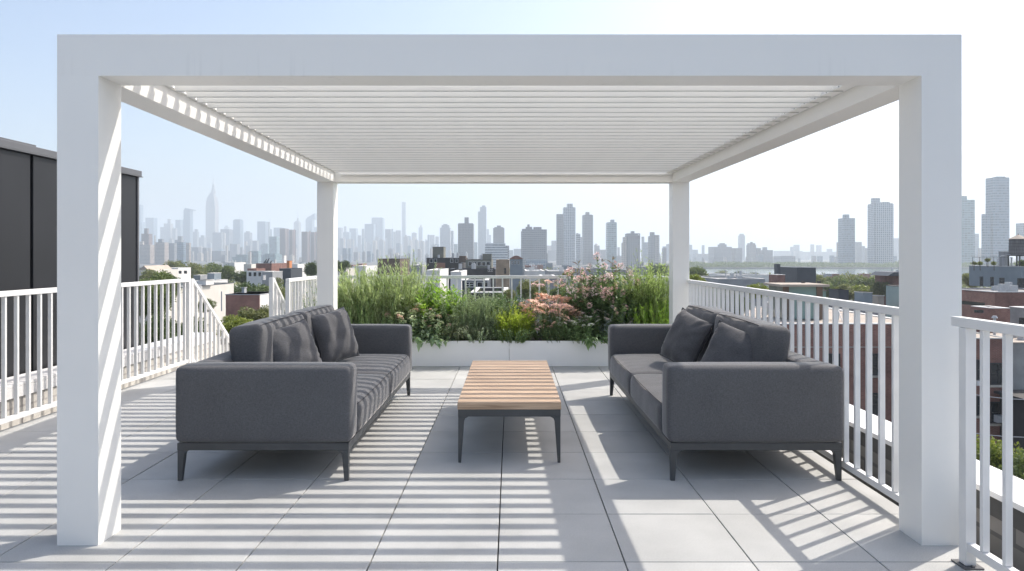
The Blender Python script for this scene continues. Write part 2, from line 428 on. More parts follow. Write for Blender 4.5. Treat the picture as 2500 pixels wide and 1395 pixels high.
railing('railing', 'white baluster railing running back from the right front post behind the sofa', 'y', 2.165, 3.66, 10.06, .1425, [], a0=3.72)
railing('railing', 'near white baluster railing starting in front of the right front post', 'y', 2.13, .4, 3.23, .141, [3.20, .42], a0=.545, ext=(0, .055))
railing('railing', 'long white baluster railing along the left side beside the dark building', 'y', -4.15, 0, 8.85, .141, [8.83, .03], a0=.12)
railing('railing', 'short white railing between the stair and the back left corner', 'y', -2.82, 8.66, 10.09, .14, [8.68])
railing('railing', 'white baluster railing along the back edge behind the planter', 'x', 10.1, -2.82, 2.14, .1357, [-2.82, 2.13], a0=-2.70)
def handrail(label, x, y0, z0):
    t = thing('stair_handrail', label, 'handrail', (x, y0, 0))
    sl_, L_ = .775, 1.25
    b = MB(); b.bar((x, y0, z0), (x, y0 + L_, z0 - sl_ * L_), .045, .045); b.build('top_rail', RAIL, t, bevel=.003)
    b = MB(); b.bar((x, y0, .1), (x, y0 + L_, .1 - sl_ * L_), .036, .036); b.build('bottom_rail', RAIL, t, bevel=.002)
    b = MB(); b.box(x - .025, x + .025, y0 - .06, y0 - .01, 0, z0 + .02); b.build('post', RAIL, t)
    f = None
    for k in range(8):
        y = y0 + .12 + .14 * k
        if f is None: b = MB(); b.box(x - .016, x + .016, y - .011, y + .011, .1 - sl_ * .12 + .02, z0 - sl_ * .12 - .02); f = b.build('baluster', RAIL, t)
        else: copy_part(f, t, (0, .14 * k, -sl_ * .14 * k))
handrail('white sloping handrail descending from the end of the long left railing', -4.15, 8.93, 1.13)
handrail('white sloping handrail on the inner side of the stair next to its own post', -3.07, 8.84, 1.145)

# ------------------------------------------------------------------ pergola
def pergola():
    t = thing('pergola', 'large white louvered pergola with four square posts over the seating', 'pergola', (-.03, 6, 0))
    K = -.0165; Y0 = 3.42; Y1 = 8.55; XL, XR = -2.262, 2.248; zb, zt = 2.342, 2.548
    def post(x0, y0, w_):
        b = MB(); b.box(x0, x0 + w_, y0, y0 + .2, 0, zb); b.build('post', WHITE, t)
    post(XL, Y0, .206); post(XR - .2, Y0, .2)
    post(XL + K * (Y1 - Y0) - .012, Y1 - .2, .2); post(XR + K * (Y1 - Y0) - .19, Y1 - .2, .2)
    b = MB(); b.box(XL, XR, Y0, Y0 + .2, zb, zt); b.build('front_beam', STREAK, t)
    b = MB(); b.box(XL + K * 5.0 - .012, XR + K * 5.0 + .012, Y1 - .2, Y1, zb, zt); b.build('back_beam', WHITE, t, bevel=.003)
    b = MB(); b.box(XL, XL + .2, Y0 + .2, Y1 - .2, zb, zt, K, Y0); b.build('side_beam', WHITE, t, bevel=.003)
    b = MB(); b.box(XR - .2, XR, Y0 + .2, Y1 - .2, zb, zt, K, Y0); b.build('side_beam', WHITE, t, bevel=.003)
    # gutter ledges carrying the blades
    b = MB(); b.box(XL + .202, XL + .230, Y0 + .2, Y1 - .2, 2.462, 2.475, K, Y0); b.box(XL + .202, XL + .212, Y0 + .2, Y1 - .2, 2.476, 2.535, K, Y0); b.build('gutter', WHITE, t)
    b = MB(); b.box(XR - .285, XR - .202, Y0 + .2, Y1 - .2, 2.445, 2.46, K, Y0); b.box(XR - .212, XR - .202, Y0 + .2, Y1 - .2, 2.461, 2.535, K, Y0); b.build('gutter', WHITE, t)
    b = MB(); b.box(XL + .2, XR - .29, Y1 - .265, Y1 - .202, 2.425, 2.46); b.build('gutter', WHITE, t)
    # small screws on the right gutter
    b = MB()
    for k in range(30):
        y = Y0 + .35 + .1545 * k; b.box(XR - .287 + K * (y - Y0), XR - .285 + K * (y - Y0), y, y + .006, 2.449, 2.455)
    b.build('screws', DARKM, t)
    # louvre blades: curved profile, near edge high, far edge low
    pitch = .1545; y = Y0 + .26; first = None; k = 0
    A = R(80); c = .092
    prof = []
    for s_ in np.linspace(0, 1, 7):
        bow = .010 * math.sin(math.pi * s_)
        py = math.cos(A) * c * s_ + math.sin(A) * bow * -1; pz = -math.sin(A) * c * s_ - math.cos(A) * bow
        prof.append((py, pz))
    th = .012
    back = [(p[0] + th * math.sin(A), p[1] + th * math.cos(A)) for p in prof][::-1]
    # bottom lip
    lip = [(prof[-1][0] + .001, prof[-1][1] - .003), (prof[-1][0] + .018, prof[-1][1] - .003), (prof[-1][0] + .018, prof[-1][1] + .002)]
    pts = [(p[0] + y, p[1] + 2.538) for p in (prof + lip + back)]
    first = MB(); first.prism(pts, 'x', XL + .235, XR - .225); first = first.build('louvre', WHITE, t)
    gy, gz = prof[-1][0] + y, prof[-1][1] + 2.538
    g_ = MB(); g_.box(XL + .236, XR - .226, gy - .004, gy + .004, gz - .0080, gz - .0035); g_ = g_.build('gap_shadow', surf('grey_gap_shadow', (.50, .50, .48), .8), first)  # grey strip added under the blade, paints the shadow line between louvres
    n = 0
    while y + pitch * (n + 1) < Y1 - .30:
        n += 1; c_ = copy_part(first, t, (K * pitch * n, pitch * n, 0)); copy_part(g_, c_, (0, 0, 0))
pergola()

# ------------------------------------------------------------------ dark building on the left
def dark_house():
    X = -4.955
    t = thing('metal_clad_building', 'dark grey metal clad building with wide vertical panels at far left', 'building', (-7, 4, GZ))
    yE = 9.14
    b = MB(); b.box(-9.5, X - .03, -4, yE - .02, GZ, 2.50); b.build('wall', REVEAL, t)
    y = yE - .075
    k = 0
    while y > -2:
        w_ = .47 if k else .40
        b = MB(); b.box(X - .029, X, y - w_, y, -1.2, 2.485); b.build('cladding_panel', CHAR, t, bevel=.004)
        y -= w_ + .045; k += 1
    b = MB(); b.box(X - .029, X + .005, yE - .035, yE, -1.2, 2.49); b.build('corner_trim', CHARTRIM, t)
    b = MB(); b.box(-9.5, X + .025, -4, yE + .03, 2.502, 2.575); b.build('roof_fascia', CHARTRIM, t, bevel=.004)
    b = MB(); b.box(-9.5, X + .038, -4, yE + .038, 2.492, 2.5005); b.build('drip_edge', CHARTRIM, t)
    u = thing('roof_vent', 'small brown grey vent box on the dark building roof', 'vent', (-5.55, 7.9, 2.586))
    b = MB(); b.box(-5.95, -5.5, 7.3, 7.9, 2.586, 2.70); b.build('housing', surf('vent_brown', (.25, .21, .19), .6), u)
    b = MB(); b.box(-5.97, -5.48, 7.28, 7.92, 2.701, 2.72); b.build('lid', CHARTRIM, u)
dark_house()

# ------------------------------------------------------------------ upholstery
def rounded(x0, x1, y0, y1, z0, z1, r=.04, n=14, puff=(0, 0, 0), wr=0.0, seed=0, ns=None):
    """soft box: even grid on six faces, edges rounded with radius r, faces puffed outwards"""
    cx, cy_, cz = (x0 + x1) / 2, (y0 + y1) / 2, (z0 + z1) / 2
    h = np.array([(x1 - x0) / 2, (y1 - y0) / 2, (z1 - z0) / 2])
    idx = {}; V = []; Fc = []
    def ticks(hh):
        m = max(4, int(n * hh / max(h)) + 3)
        inner = np.linspace(-(hh - r), hh - r, m)
        e = [r * (1 - math.cos(a)) for a in (0, R(30), R(60))]
        lo = [-hh + r * (1 - math.sin(R(a))) for a in (90, 60, 30)]
        return list(lo) + list(inner) + [-q for q in lo[::-1]]
    T = [ticks(h[0]), ticks(h[1]), ticks(h[2])]
    def vid(i, j, k):
        key = (i, j, k)
        if key not in idx:
            idx[key] = len(V); V.append((T[0][i], T[1][j], T[2][k]))
        return idx[key]
    nx, ny, nz_ = len(T[0]) - 1, len(T[1]) - 1, len(T[2]) - 1
    for i in range(nx):
        for j in range(ny):
            Fc.append((vid(i, j, 0), vid(i, j + 1, 0), vid(i + 1, j + 1, 0), vid(i + 1, j, 0)))
            Fc.append((vid(i, j, nz_), vid(i + 1, j, nz_), vid(i + 1, j + 1, nz_), vid(i, j + 1, nz_)))
    for i in range(nx):
        for k in range(nz_):
            Fc.append((vid(i, 0, k), vid(i + 1, 0, k), vid(i + 1, 0, k + 1), vid(i, 0, k + 1)))
            Fc.append((vid(i, ny, k), vid(i, ny, k + 1), vid(i + 1, ny, k + 1), vid(i + 1, ny, k)))
    for j in range(ny):
        for k in range(nz_):
            Fc.append((vid(0, j, k), vid(0, j, k + 1), vid(0, j + 1, k + 1), vid(0, j + 1, k)))
            Fc.append((vid(nx, j, k), vid(nx, j + 1, k), vid(nx, j + 1, k + 1), vid(nx, j, k + 1)))
    V = np.array(V)
    inner = np.clip(V, -(h - r), h - r)
    d = V - inner; ln = np.linalg.norm(d, axis=1); ln[ln == 0] = 1
    # cube-ish corner -> sphere of radius r
    s = np.maximum.reduce(np.abs(d), axis=1) / ln
    V = inner + d * s[:, None]
    u = V / h
    w1 = 1 - u ** 4
    V[:, 0] += np.sign(u[:, 0]) * np.abs(u[:, 0]) ** 3 * puff[0] * np.clip(w1[:, 1] * w1[:, 2], 0, 1)
    V[:, 1] += np.sign(u[:, 1]) * np.abs(u[:, 1]) ** 3 * puff[1] * np.clip(w1[:, 0] * w1[:, 2], 0, 1)
    V[:, 2] += np.sign(u[:, 2]) * np.abs(u[:, 2]) ** 3 * puff[2] * np.clip(w1[:, 0] * w1[:, 1], 0, 1)
    if wr:
        for q in range(len(V)):
            p = Vector(V[q]) * 9 + Vector((seed * 3.1, seed, 0))
            nn = noise.noise_vector(p) * .6 + noise.noise_vector(p * 2.7) * .3
            V[q] += np.array([nn.x, nn.y, nn.z]) * wr
    V += np.array([cx, cy_, cz])
    return V.tolist(), Fc

def sofa(label, sx, cx):
    """sx = +1: backrest on the -X side"""
    Y0, Y1 = 4.40, 7.115
    t = thing('sofa', label, 'sofa', (cx, (Y0 + Y1) / 2, 0), 'sofas facing each other across the table')
    def X(a, b): return (cx + a, cx + b) if sx > 0 else (cx - b, cx - a)
    def soft(name, a, b, y0, y1, z0, z1, rot=0, **kw):
        v, f = rounded(a, b, y0, y1, z0, z1, **kw)
        v = np.array(v)
        if rot:
            pz = z0; px = (a + b) / 2; c_, s_ = math.cos(rot), math.sin(rot)
            dx = v[:, 0] - px; dz = v[:, 2] - pz
            v[:, 0] = px + dx * c_ - dz * s_; v[:, 2] = pz + dx * s_ + dz * c_
        if sx < 0: v[:, 0] *= -1; f = [q[::-1] for q in f]
        v[:, 0] += cx
        return mesh_obj(name, v, f, FAB, t, True)
    # base rails
    b = MB(); x0, x1 = X(-.55, .55)
    b.ring(x0, x1, Y0, Y1, .196, .243, .03); b.box(x0 + .031, x1 - .031, Y0 + .031, Y1 - .031, .225, .242)
    b.build('frame', DARKM, t, bevel=.002)
    for ax, ay in ((-1, 0), (1, 0), (-1, 1), (1, 1)):
        v = []; f = []
        secs = [(.1955, .078, .045), (.187, .053, .043), (.170, .043, .042), (.12, .039, .038), (0, .028, .028)]
        for z, wx, wy in secs:
            ox = cx + ax * .549; oy = Y0 + .001 if ay == 0 else Y1 - .001
            xa, xb = sorted((ox, ox - ax * wx)); ya, yb = sorted((oy, oy + (1 if ay == 0 else -1) * wy))
            v += [(xa, ya, z), (xb, ya, z), (xb, yb, z), (xa, yb, z)]
        for k in range(len(secs) - 1):
            for q in range(4): f.append((4 * (k + 1) + q, 4 * (k + 1) + (q + 1) % 4, 4 * k + (q + 1) % 4, 4 * k + q))
        f.append((0, 1, 2, 3)); f.append((19, 18, 17, 16))
        o = mesh_obj('leg', v, f, DARKM, t); m = o.modifiers.new('edge', 'BEVEL'); m.width = .003; m.segments = 2
    kw = dict(r=.036, wr=.002)
    soft('armrest', -.56, .565, Y0 - .02, Y0 + .19, .246, .735, puff=(.006, .010, .006), seed=1, **kw)
    soft('armrest', -.56, .565, Y1 - .19, Y1 + .02, .246, .735, puff=(.006, .010, .006), seed=2, **kw)
    soft('back_panel', -.56, -.375, Y0 + .185, Y1 - .185, .246, .728, puff=(.006, 0, .003), seed=3, **kw)
    ym = 5.765
    for q, (a, b_) in enumerate(((Y0 + .195, ym - .004), (ym + .004, Y1 - .195))):
        o = soft('seat_cushion', -.37, .575, a, b_, .246, .455, r=.05, puff=(.012, .004, .024), wr=.004, seed=5 + q, n=22)
        m = MB(); xs_ = cx + sx * .573
        for i in range(16):
            ya = a + .03 + (b_ - a - .06) * i / 16; yb = a + .03 + (b_ - a - .06) * (i + 1) / 16
            g_ = lambda y: .009 * (1 - (2 * (y - a) / (b_ - a) - 1) ** 4)
            m.tube((xs_ - sx * .018 + sx * g_(ya), ya, .449), (xs_ - sx * .018 + sx * g_(yb), yb, .449), .003, n=5)
        m.build('seam', PIPE, o)
    for q, (a, b_) in enumerate(((4.84, 5.90), (5.915, 6.90))):
        o = soft('back_cushion', -.36, -.125, a, b_, .47, .945, rot=R(7), r=.045, puff=(.028, .012, .016), wr=.007, seed=8 + q + (sx < 0) * 4, n=26)
        m = MB()
        # seam thread along the front top edge
        def P(u, z, y):
            px = -.2425; dx = u - px; dz = z - .47; c_, s_ = math.cos(R(7)), math.sin(R(7))
            xx = px + dx * c_ - dz * s_; return (cx + sx * xx, y, .47 + dx * s_ + dz * c_)
        for i in range(18):
            ya = a + .06 + (b_ - a - .12) * i / 18; yb = a + .06 + (b_ - a - .12) * (i + 1) / 18
            def bulge(y): return .012 * math.sin(math.pi * (y - a) / (b_ - a))
            m.tube(P(-.140 + bulge(ya) * .6, .936 + bulge(ya) * .8, ya), P(-.140 + bulge(yb) * .6, .936 + bulge(yb) * .8, yb), .0035, n=5)
        sm = m.build('seam', PIPE, o)
    return t
sofa('long charcoal sofa at left striped by louvre shadows', 1, -1.59)
sofa('long charcoal sofa at right backing onto the railing', -1, 1.575)

def pillow(label, c, yaw, lean, roll, size=.46, thick=.17, seed=0):
    t = thing('throw_pillow', label, 'pillow', c, 'throw pillows on the two sofas')
    n = 26; V = []; Fc = []
    M_ = Matrix.Rotation(yaw, 4, 'Z') @ Matrix.Rotation(lean, 4, 'Y') @ Matrix.Rotation(roll, 4, 'X')
    def pt(u, v, s):
        e = (max(0, 1 - abs(u) ** 3.2) * max(0, 1 - abs(v) ** 3.2)) ** .5
        pin = 1 - .075 * (1 - abs(v) ** 2) * abs(u) ** 3; pin2 = 1 - .075 * (1 - abs(u) ** 2) * abs(v) ** 3
        y = u * size / 2 * pin; z = v * size / 2 * pin2
        nn = noise.noise(Vector((u * 2.2 + seed, v * 2.2, s * 2 + seed)))
        # wrinkles radiating from corners
        rad = abs(noise.noise(Vector((math.atan2(v, u) * 7 + seed, seed * 2.0, s)))) * max(0, (u * u + v * v) ** .5 - .35)
        x = s * thick / 2 * e * (1 + .22 * nn) - s * rad * .035 * (e > 0.05)
        return M_ @ Vector((x, y, z)) + Vector(c)
    for s in (1, -1):
        base = len(V)
        for i in range(n + 1):
            for j in range(n + 1):
                u = math.sin((i / n - .5) * math.pi) * .55 + (2 * i / n - 1) * .45; v = math.sin((j / n - .5) * math.pi) * .55 + (2 * j / n - 1) * .45
                V.append(pt(u, v, s))
        for i in range(n):
            for j in range(n):
                a = base + i * (n + 1) + j
                q = (a, a + n + 1, a + n + 2, a + 1)
                Fc.append(q if s > 0 else q[::-1])
    mesh_obj('cover', [tuple(v) for v in V], Fc, FAB2, t, True)
    m = MB()
    pr = []
    for k in range(4 * 14):
        e, q = divmod(k, 14); q = 2 * q / 14 - 1
        u, v = ((q, -1), (1, q), (-q, 1), (-1, -q))[e]; pr.append(pt(u, v, 1))
    for k in range(len(pr)): m.tube(pr[k], pr[(k + 1) % len(pr)], .004, n=5)
    m.build('piping', PIPE, t)
pillow('plump striped-shadow pillow near the front arm of the left sofa', (-1.650, 5.16, .705), R(-40), R(-20), R(10), .46, .21, 1.3)
pillow('taller pillow leaning at the far end of the left sofa', (-1.60, 6.22, .715), R(-28), R(-18), R(6), .48, .21, 4.1)
pillow('near square pillow leaning behind the front arm of the right sofa', (1.635, 5.06, .695), R(180 + 44), R(-24), R(-14), .46, .18, 7.7)
pillow('far square pillow leaning halfway along the right sofa', (1.550, 6.08, .702), R(180 + 24), R(-22), R(-13), .48, .19, 9.2)

# ------------------------------------------------------------------ coffee table
def table():
    x0, x1, y0, y1 = -.372, .352, 4.78, 6.70
    t = thing('coffee_table', 'low wooden top coffee table on tapered dark legs between the sofas', 'coffee table', (-.01, 5.74, 0))
    b = MB(); n = 12; w_ = (y1 - y0) / n
    for k in range(n): b.box(x0, x1, y0 + k * w_ + .0012, y0 + (k + 1) * w_ - .0012, .373, .421)
    b.build('tabletop', TEAK, t, bevel=.0015)
    b = MB(); b.ring(x0 + .004, x1 - .004, y0 + .004, y1 - .004, .322, .3725, .03); b.box(x0 + .035, x1 - .035, y0 + .035, y1 - .035, .35, .372)
    b.build('frame', DARKM, t, bevel=.002)
    for ax, ay in ((0, 0), (1, 0), (0, 1), (1, 1)):
        v = []; f = []
        secs = [(.3215, .072, .04), (.31, .050, .038), (.29, .041, .036), (0, .020, .022)]
        for z, wx, wy in secs:
            ox = x0 + .005 if ax == 0 else x1 - .005; oy = y0 + .005 if ay == 0 else y1 - .005
            xa, xb = sorted((ox, ox + (1 if ax == 0 else -1) * wx)); ya, yb = sorted((oy, oy + (1 if ay == 0 else -1) * wy))
            v += [(xa, ya, z), (xb, ya, z), (xb, yb, z), (xa, yb, z)]
        for k in range(3):
            for q in range(4): f.append((4 * (k + 1) + q, 4 * (k + 1) + (q + 1) % 4, 4 * k + (q + 1) % 4, 4 * k + q))
        f.append((0, 1, 2, 3)); f.append((15, 14, 13, 12))
        o = mesh_obj('leg', v, f, DARKM, t); m = o.modifiers.new('edge', 'BEVEL'); m.width = .003; m.segments = 2
table()

# ------------------------------------------------------------------ planters
def planter(label, x0, x1):
    t = thing('planter_box', label, 'planter', ((x0 + x1) / 2, 9.35, 0), 'long white planter boxes')
    b = MB(); b.ring(x0, x1, 8.96, 9.80, .0, .333, .018); b.build('panel', PLANTM, t, bevel=.003)
    v = []; f = []; nx, ny = 40, 12
    for i in range(nx + 1):
        for j in range(ny + 1):
            x = x0 + .02 + (x1 - x0 - .04) * i / nx; y = 8.98 + .80 * j / ny
            v.append((x, y, .30 + .018 * noise.noise(Vector((x * 9, y * 9, 0)))))
    for i in range(nx):
        for j in range(ny):
            a = i * (ny + 1) + j; f.append((a, a + ny + 1, a + ny + 2, a + 1))
    mesh_obj('soil', v, f, SOIL, t, True)
planter('left one of two long white planter boxes, with the feathery grasses', -2.26, -.0225)
planter('right one of two long white planter boxes, with the pink flowers', -.0175, 2.12)

# ------------------------------------------------------------------ plants
LM = {
 'feather': leafmat('feathery_green', (0.320, 0.398, 0.215), (0.522, 0.598, 0.411), .4),
 'bright': leafmat('bright_green_leaf', (0.201, 0.361, 0.057), (0.367, 0.522, 0.133), .4, .35),
 'sedum': leafmat('sedum_leaf', (0.238, 0.349, 0.215), (0.427, 0.536, 0.361), .3),
 'tuft': leafmat('grass_tuft_leaf', (0.119, 0.174, 0.083), (0.320, 0.336, 0.231), .3),
 'rosemary': leafmat('grey_green_leaf', (0.260, 0.349, 0.231), (0.451, 0.536, 0.411), .35),
 'dark': leafmat('dark_shrub_leaf', (0.065, 0.124, 0.057), (0.154, 0.237, 0.115), .3, .35),
 'lime': leafmat('lime_leaf', (0.403, 0.560, 0.066), (0.593, 0.632, 0.149), .45),
 'mid': leafmat('mid_green_leaf', (0.154, 0.249, 0.115), (0.297, 0.411, 0.215), .35),
 'rose': leafmat('rose_leaf', (0.089, 0.162, 0.074), (0.226, 0.323, 0.165), .3, .35),
 'silver': leafmat('silvery_leaf', (0.238, 0.311, 0.297), (0.427, 0.498, 0.510), .25),
 'willow': leafmat('willow_leaf', (0.285, 0.386, 0.149), (0.498, 0.584, 0.330), .4, .35),
 'bronze': leafmat('bronze_tip_leaf', (0.154, 0.106, 0.122), (0.285, 0.261, 0.181), .25),
}
STEM = surf('plant_stem', (.12, .15, .05), .7, .2)
FL = {
 'pinkcream': surf('pinkish_cream_bloom', (.62, .42, .34), .8, .18, 40),
 'green': surf('pale_green_bloom', (.50, .55, .33), .8, .18, 40),
 'peach': surf('peach_bloom', (.84, .56, .43), .8, .15, 40),
 'pink': surf('pink_bloom', (.84, .58, .55), .8, .18, 40),
 'whitepink': surf('pale_pink_bloom', (.80, .66, .64), .8, .12, 40),
 'white': surf('white_bloom', (.82, .80, .74), .8, .06, 40),
}

def rvec(rng): 
    v = rng.normal(size=3); return v / (np.linalg.norm(v) + 1e-9)

class Fol:
    def __init__(s): s.V = []; s.F = []; s.n = 0
    def leaf(s, p, d, L_, w_, up=None, rng=None, droop=.15):
        d = d / (np.linalg.norm(d) + 1e-9)
        if up is None: up = np.array([0, 0, 1.0])
        side = np.cross(d, up); ln = np.linalg.norm(side)
        side = side / ln if ln > 1e-3 else np.array([1.0, 0, 0])
        nrm = np.cross(side, d)
        a = p; m = p + d * L_ * .45 + nrm * L_ * .06
        tip = p + d * L_ - np.array([0, 0, 1]) * droop * L_
        s.V += [a, m + side * w_ / 2, tip, m - side * w_ / 2]
        s.F.append((s.n, s.n + 1, s.n + 2, s.n + 3)); s.n += 4
    def stem(s, pts, r):
        for k in range(len(pts) - 1):
            a, b = pts[k], pts[k + 1]
            rr = r * (1 - .6 * k / len(pts)); r2 = r * (1 - .6 * (k + 1) / len(pts))
            for q in range(3):
                t = 2.1 * q
                o = np.array([math.cos(t), math.sin(t), 0]); o2 = np.array([math.cos(t + 2.1), math.sin(t + 2.1), 0])
                s.V += [a + o * rr, a + o2 * rr, b + o2 * r2, b + o * r2]; s.F.append((s.n, s.n + 1, s.n + 2, s.n + 3)); s.n += 4

def bloom(kind, r, seed=0):
    """one flower head: many small petals / florets on a domed disc or ball"""
    rng = np.random.default_rng(seed); f = Fol()
    n = 46 if kind != 'ball' else 60
    for k in range(n):
        if kind == 'flat':
            a = rng.uniform(0, 6.28); q = rng.uniform(0, 1) ** .5
            p = np.array([math.cos(a) * q * r, math.sin(a) * q * r, (1 - q * q) * r * .35 + rng.uniform(-.1, .1) * r]); d = np.array([math.cos(a), math.sin(a), .5])
        elif kind == 'ball':
            u = rvec(rng); p = u * r * rng.uniform(.45, .9); d = u
        else:
            a = rng.uniform(0, 6.28); p = np.array([0, 0, 0.]); d = np.array([math.cos(a), math.sin(a), rng.uniform(.1, .9)]); 
        f.leaf(p, d + rvec(rng) * .5, r * (.42 if kind != 'daisy' else 1), r * .36, droop=0)
    me = bpy.data.meshes.new('flower_head'); me.from_pydata([tuple(v) for v in f.V], [], f.F); me.update()
    return me

BLOOM = {}
def plant(name, label, x, y, h, n, mat, spread=.2, lean=.35, leafL=.08, leafW=.012, pairs=12, ang=.6, curve=.25, z0=.30,
          start=.1, bl=None, seed=0, branch=0, droop=.15, tip=None, group='plants growing in the white planters', tilt=(0, 0), cat='plant'):
    rng = np.random.default_rng(seed + 11)
    n = int(n * 1.7); spread *= 1.08; leafW *= 1.35; start *= .5; h *= 1.2 if h > .8 else 1.1
    t = thing(name, label, cat, (x, y, z0), group)
    f = Fol(); st_ = Fol(); tips = []; ft = Fol()
    for k in range(n):
        a = rng.uniform(0, 6.283); q = rng.uniform(0, 1) ** .5
        base = np.array([x + math.cos(a) * q * spread * .45, y + math.sin(a) * q * spread * .38, z0 + .005])
        H = h * rng.uniform(.62, 1.0) * (1 - .25 * q)
        out = np.array([math.cos(a), math.sin(a), 0.]) * q * lean * H + np.array([tilt[0], tilt[1], 0]) * H + rng.normal(size=3) * .04 * H
        out[2] = 0
        m = 7; pts = []
        for i in range(m + 1):
            s = i / m
            p = base + out * (s * (1 - curve) + curve * s * s) + np.array([0, 0, H * (s - .12 * s * s * (np.linalg.norm(out) / (H + 1e-6)))])
            p = p + rng.normal(size=3) * .006 * (i > 0); pts.append(p)
        lines = [pts]
        for _ in range(branch):
            i = rng.integers(2, m - 1); b0 = pts[i]; dd = rvec(rng) * .5 + np.array([0, 0, .6]); dd /= np.linalg.norm(dd)
            Lb = H * rng.uniform(.18, .35); lines.append([b0 + dd * Lb * s for s in (0, .35, .7, 1)])
        for li, ln in enumerate(lines):
            st_.stem(ln, .004 if li == 0 else .0025)
            npair = pairs if li == 0 else max(3, int(pairs * .45))
            for i in range(npair):
                s = start + (1 - start) * (i + rng.uniform(0, 1)) / npair if li == 0 else (i + .7) / npair
                s = min(s, .999); qn = s * (len(ln) - 1); i0 = int(qn); fr = qn - i0
                p = ln[i0] * (1 - fr) + ln[min(i0 + 1, len(ln) - 1)] * fr
                ax = ln[min(i0 + 1, len(ln) - 1)] - ln[i0]; ax = ax / (np.linalg.norm(ax) + 1e-9)
                for sgn in (0, 1):
                    r_ = rng.normal(size=3); r_ -= ax * r_.dot(ax); r_ /= (np.linalg.norm(r_) + 1e-9)
                    d = ax * math.cos(ang) + r_ * math.sin(ang)
                    sc = rng.uniform(.65, 1.15) * (1 - .35 * s)
                    (ft if (tip and s > .86) else f).leaf(p, d, leafL * sc, leafW * sc * rng.uniform(.8, 1.2), rng=rng, droop=droop)
            tips.append(ln[-1])
    nf = len(f.F); fo = mesh_obj('foliage', list(f.V) + list(st_.V), f.F + [tuple(i + f.n for i in a_) for a_ in st_.F], mat, t)
    fo.data.materials.append(STEM)
    fo.data.polygons.foreach_set('material_index', [0] * nf + [1] * len(st_.F))
    if tip and ft.n: mesh_obj('tip_leaves', ft.V, ft.F, tip, t)
    if bl:
        kind, r, col, cnt = bl; cnt = int(cnt * 1.6); r *= 1.15
        if (kind, r) not in BLOOM:
            BLOOM[(kind, r)] = [bloom(kind, r, s) for s in range(3)]
        order = rng.permutation(len(tips))[:cnt]
        for q, i in enumerate(order):
            me = BLOOM[(kind, r)][q % 3]
            c = col[q % len(col)]
            me2 = MESHC.get((me.name, c))
            if me2 is None:
                me2 = me.copy(); me2.materials.append(FL[c]); MESHC[(me.name, c)] = me2
            o = bpy.data.objects.new('flower_head', me2); COL.objects.link(o); o.parent = t
            p = tips[i]; o.location = (p[0] - x, p[1] - y, p[2] - z0)
            o.rotation_euler = (rng.uniform(-.5, .5), rng.uniform(-.5, .5), rng.uniform(0, 6)); s = rng.uniform(.7, 1.25); o.scale = (s, s, s)
    return t
MESHC = {}
def at(px, D): return PX(px, D)
P = plant
# feathery tall clumps behind the left sofa
P('feathery_grass', 'tall feathery light green grass clump right beside the left back post', at(868, 9.4), 9.4, .98, 62, LM['feather'], .62, .24, .13, .012, 32, .55, seed=1, branch=1, start=.12, group='tall feathery grass clumps')
P('feathery_grass', 'tall feathery light green grass clump, middle one of three', at(925, 9.3), 9.3, .96, 62, LM['feather'], .62, .26, .13, .012, 32, .55, seed=2, branch=1, group='tall feathery grass clumps')
P('feathery_grass', 'tall wispy feathery grass clump furthest from the left back post', at(988, 9.45), 9.45, 1.12, 52, LM['feather'], .55, .30, .12, .011, 30, .55, seed=3, branch=1, group='tall feathery grass clumps')
P('feathery_grass', 'lower darker feathery grass in front behind the sofa arm', at(900, 9.15), 9.15, .66, 46, LM['mid'], .75, .30, .11, .009, 22, .6, seed=4, group='tall feathery grass clumps')
P('flowering_climber', 'thin cream flowered plant by the short railing left of the back post', -2.62, 9.55, 1.0, 22, LM['sedum'], .35, .25, .05, .02, 14, .8, seed=31, bl=('ball', .022, ['white'], 16), z0=.02)
# bright broad leaves
P('laurel_shrub', 'bright glossy green broad leaved shrub behind the sedum', at(1062, 9.45), 9.45, .78, 46, LM['bright'], .60, .30, .15, .038, 18, .85, seed=5, start=.3)
P('laurel_shrub', 'dark glossy leaved shrub low in front of the bright shrub', at(1045, 9.3), 9.3, .56, 34, LM['dark'], .6, .35, .11, .028, 14, .9, seed=6)
P('sedum', 'sedum with flat pinkish cream flower heads beside the left sofa arm', at(1012, 9.16), 9.16, .50, 34, LM['sedum'], .62, .34, .065, .036, 12, .9, seed=7, bl=('flat', .040, ['pinkcream', 'green', 'green'], 30))
P('sedum', 'sedum with round pale green flower heads right of the pinkish one', at(1058, 9.12), 9.12, .42, 30, LM['sedum'], .5, .45, .07, .038, 10, .9, seed=8, bl=('flat', .034, ['green', 'green', 'pinkcream'], 26))
P('sedum', 'low fleshy round leaves spilling at the left planter rim', at(1042, 9.03), 9.03, .17, 22, LM['sedum'], .55, .9, .10, .06, 4, 1.1, seed=9, droop=.5, tilt=(0, -.25))
P('grass_tuft', 'small dark grass tuft arching over the planter rim', at(1112, 9.08), 9.08, .30, 60, LM['tuft'], .14, 1.1, .12, .008, 5, .25, seed=10, curve=.9, droop=.6, tilt=(0, -.25))
P('rosemary', 'grey green upright rosemary like bush left of the planter seam', at(1140, 9.25), 9.25, .76, 90, LM['rosemary'], .55, .30, .042, .008, 32, .7, seed=12, branch=1)
P('rosemary', 'grey green bushy clump next to the lime shrub', at(1190, 9.25), 9.25, .68, 72, LM['rosemary'], .45, .30, .042, .009, 30, .7, seed=13, branch=1)
P('rosemary', 'grey green sprigs hanging over the rim of the left planter', at(1168, 9.04), 9.04, .26, 26, LM['rosemary'], .3, .9, .04, .010, 16, .8, seed=14, tilt=(0, -.3), droop=.3)
